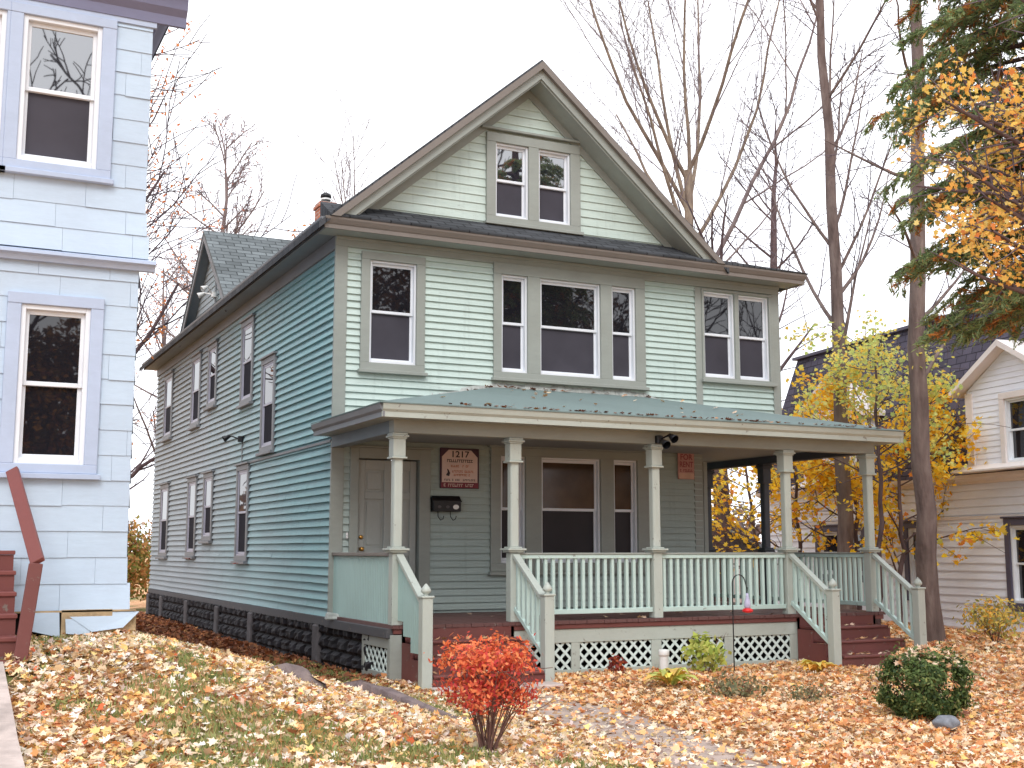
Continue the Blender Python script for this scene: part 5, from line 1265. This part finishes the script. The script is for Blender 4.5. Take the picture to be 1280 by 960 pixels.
def street_woods():
    r = np.random.default_rng(17); Vs, Fs, Cs, b = [], [], [], 0
    for x in np.arange(-12, 46, 4.2):
        x0 = x + r.uniform(-1, 1); y0 = -36 + r.uniform(-3, 3); H_ = r.uniform(15, 21) 
        tr = (np.array([(x0, y0, -.5), (x0 + r.normal(0, .3), y0, H_ * .5), (x0 + r.normal(0, .5), y0, H_)]), np.array([.28, .2, .05]))
        l1 = branch_out(r, [tr], 16, .3, .98, 42, lambda t, Lp: 6.5 * (1.2 - t * .7), .5, .8, .07, .06, .04); l2 = branch_out(r, l1, 6, .2, .98, 38, .42, .5, .6, .09, .04, .03); l3 = branch_out(r, l2, 4, .2, .98, 38, .45, .6, .5, .1, .02, .022)
        for ls, n in (([tr], 6), (l1, 4), (l2 + l3, 3)):
            v, f = tubes_np(ls, n); Vs.append(v); Fs.append(f + b); Cs.append(np.tile(np.array([[.07, .055, .055]]), (len(v), 1))); b += len(v)
        m = 1500; u = r.normal(size=(m, 3)); u /= np.linalg.norm(u, axis=1, keepdims=True)
        C = u * r.uniform(.3, 1, (m, 1)) ** .5 * np.array([2.4, 2.0, 3.0]) * (1 + .3 * np.sin(u[:, :1] * 5 + x)) + np.array([x0 + 1.5, y0 + 2, r.uniform(2.2, 4.2)])
        v, f, c = leaves_np(C, u + r.normal(0, .8, (m, 3)), r.uniform(.12, .28, m), 'quad', pick([(3, (166, 112, 54)), (2, (200, 146, 66)), (2, (112, 92, 56)), (2, (120, 70, 48))], m)); Vs.append(v); Fs.append(f + b); Cs.append(c); b += len(v)
    for (x0, zc, rx, rz_, m, dk) in ((-1.5, 5.5, 5.5, 5, 20000, .8), (14.5, 12, 5, 4.5, 5000, .55), (23, 11.5, 5.5, 4.5, 5000, .5), (28, 4.5, 6, 3, 4000, .9)):
        u = r.normal(size=(m, 3)); u /= np.linalg.norm(u, axis=1, keepdims=True); C = u * r.uniform(.1, 1, (m, 1)) ** .5 * np.array([rx, 2.5, rz_]) * (1 + .25 * np.sin(u[:, :1] * 6 + x0)) + np.array([x0, -38, zc])
        v, f, c = leaves_np(C, u + r.normal(0, .8, (m, 3)), r.uniform(.2, .42, m), 'quad', pick([(3, (156, 106, 52)), (2, (190, 140, 64)), (2, (106, 88, 54))], m) * dk); Vs.append(v); Fs.append(f + b); Cs.append(c); b += len(v)
    tag(link('far_woods', mesh_np('far_woods', np.concatenate(Vs), np.concatenate(Fs), np.concatenate(Cs)), M['leaf_tree']), kind='stuff')
street_woods()
woods('distant_trees', [(-60 + 13 * i + random.uniform(-3, 3), 95 + random.uniform(-8, 8)) for i in range(14)], 500, [(3, (150, 134, 132)), (2, (166, 140, 120)), (2, (130, 128, 128))], 4, (.6, 1.1), (6, 9))

# ------------------------------------------------------------------ light, sky, camera
EL, AZ_ = radians(42), radians(-28)      # sun high over the photographer's shoulder, behind cloud
sv = Vector((sin(radians(-24)) * cos(EL), -cos(radians(-24)) * cos(EL), sin(EL)))
sun = bpy.data.lights.new('sun', 'SUN'); sun.energy = 1.5; sun.angle = radians(25); sun.color = (1, .97, .93)
so = bpy.data.objects.new('sun', sun); COL.objects.link(so); so.rotation_euler = (-sv).to_track_quat('-Z', 'Y').to_euler(); so.location = (0, -10, 20)
w = bpy.data.worlds.new('World'); S.world = w; w.use_nodes = True; nt = w.node_tree; nt.nodes.clear()
out = nt.nodes.new('ShaderNodeOutputWorld'); bg = nt.nodes.new('ShaderNodeBackground'); bg2 = nt.nodes.new('ShaderNodeBackground'); mx = nt.nodes.new('ShaderNodeMixShader')
sky = nt.nodes.new('ShaderNodeTexSky'); sky.sky_type = 'NISHITA'; sky.sun_disc = False; sky.sun_elevation = EL; sky.sun_rotation = math.atan2(sv.x, sv.y)
nt.links.new(sky.outputs[0], bg.inputs[0]); bg.inputs[1].default_value = .12
tcw = nt.nodes.new('ShaderNodeTexCoord'); no = nt.nodes.new('ShaderNodeTexNoise'); no.inputs['Scale'].default_value = 1.6; no.inputs['Detail'].default_value = 5
nt.links.new(tcw.outputs['Generated'], no.inputs['Vector']); rp = nt.nodes.new('ShaderNodeValToRGB'); rp.color_ramp.elements[0].position = .35; rp.color_ramp.elements[0].color = (.90, .92, .98, 1); rp.color_ramp.elements[1].position = .65; rp.color_ramp.elements[1].color = (.95, .965, 1, 1)
nt.links.new(no.outputs['Fac'], rp.inputs['Fac']); nt.links.new(rp.outputs['Color'], bg2.inputs[0]); bg2.inputs[1].default_value = 1.98
mx.inputs[0].default_value = .93; nt.links.new(bg.outputs[0], mx.inputs[1]); nt.links.new(bg2.outputs[0], mx.inputs[2]); nt.links.new(mx.outputs[0], out.inputs[0])

cam = bpy.data.cameras.new('camera'); co = bpy.data.objects.new('camera', cam); COL.objects.link(co); S.camera = co
cam.sensor_width = 36; cam.lens = 1513.7 / 1280 * 36; cam.clip_end = 4000; cam.clip_start = .1
co.location = (-5.03, -15.85, 1.50); co.rotation_euler = (radians(90 + 7.828), 0, radians(-25.98))
S.view_settings.view_transform = 'Standard'; S.view_settings.look = 'None'; S.view_settings.exposure = 0; S.view_settings.gamma = 1
S.render.engine = 'CYCLES'; S.cycles.use_denoising = True; S.cycles.max_bounces = 6
S.render.resolution_x, S.render.resolution_y = 1024, 768
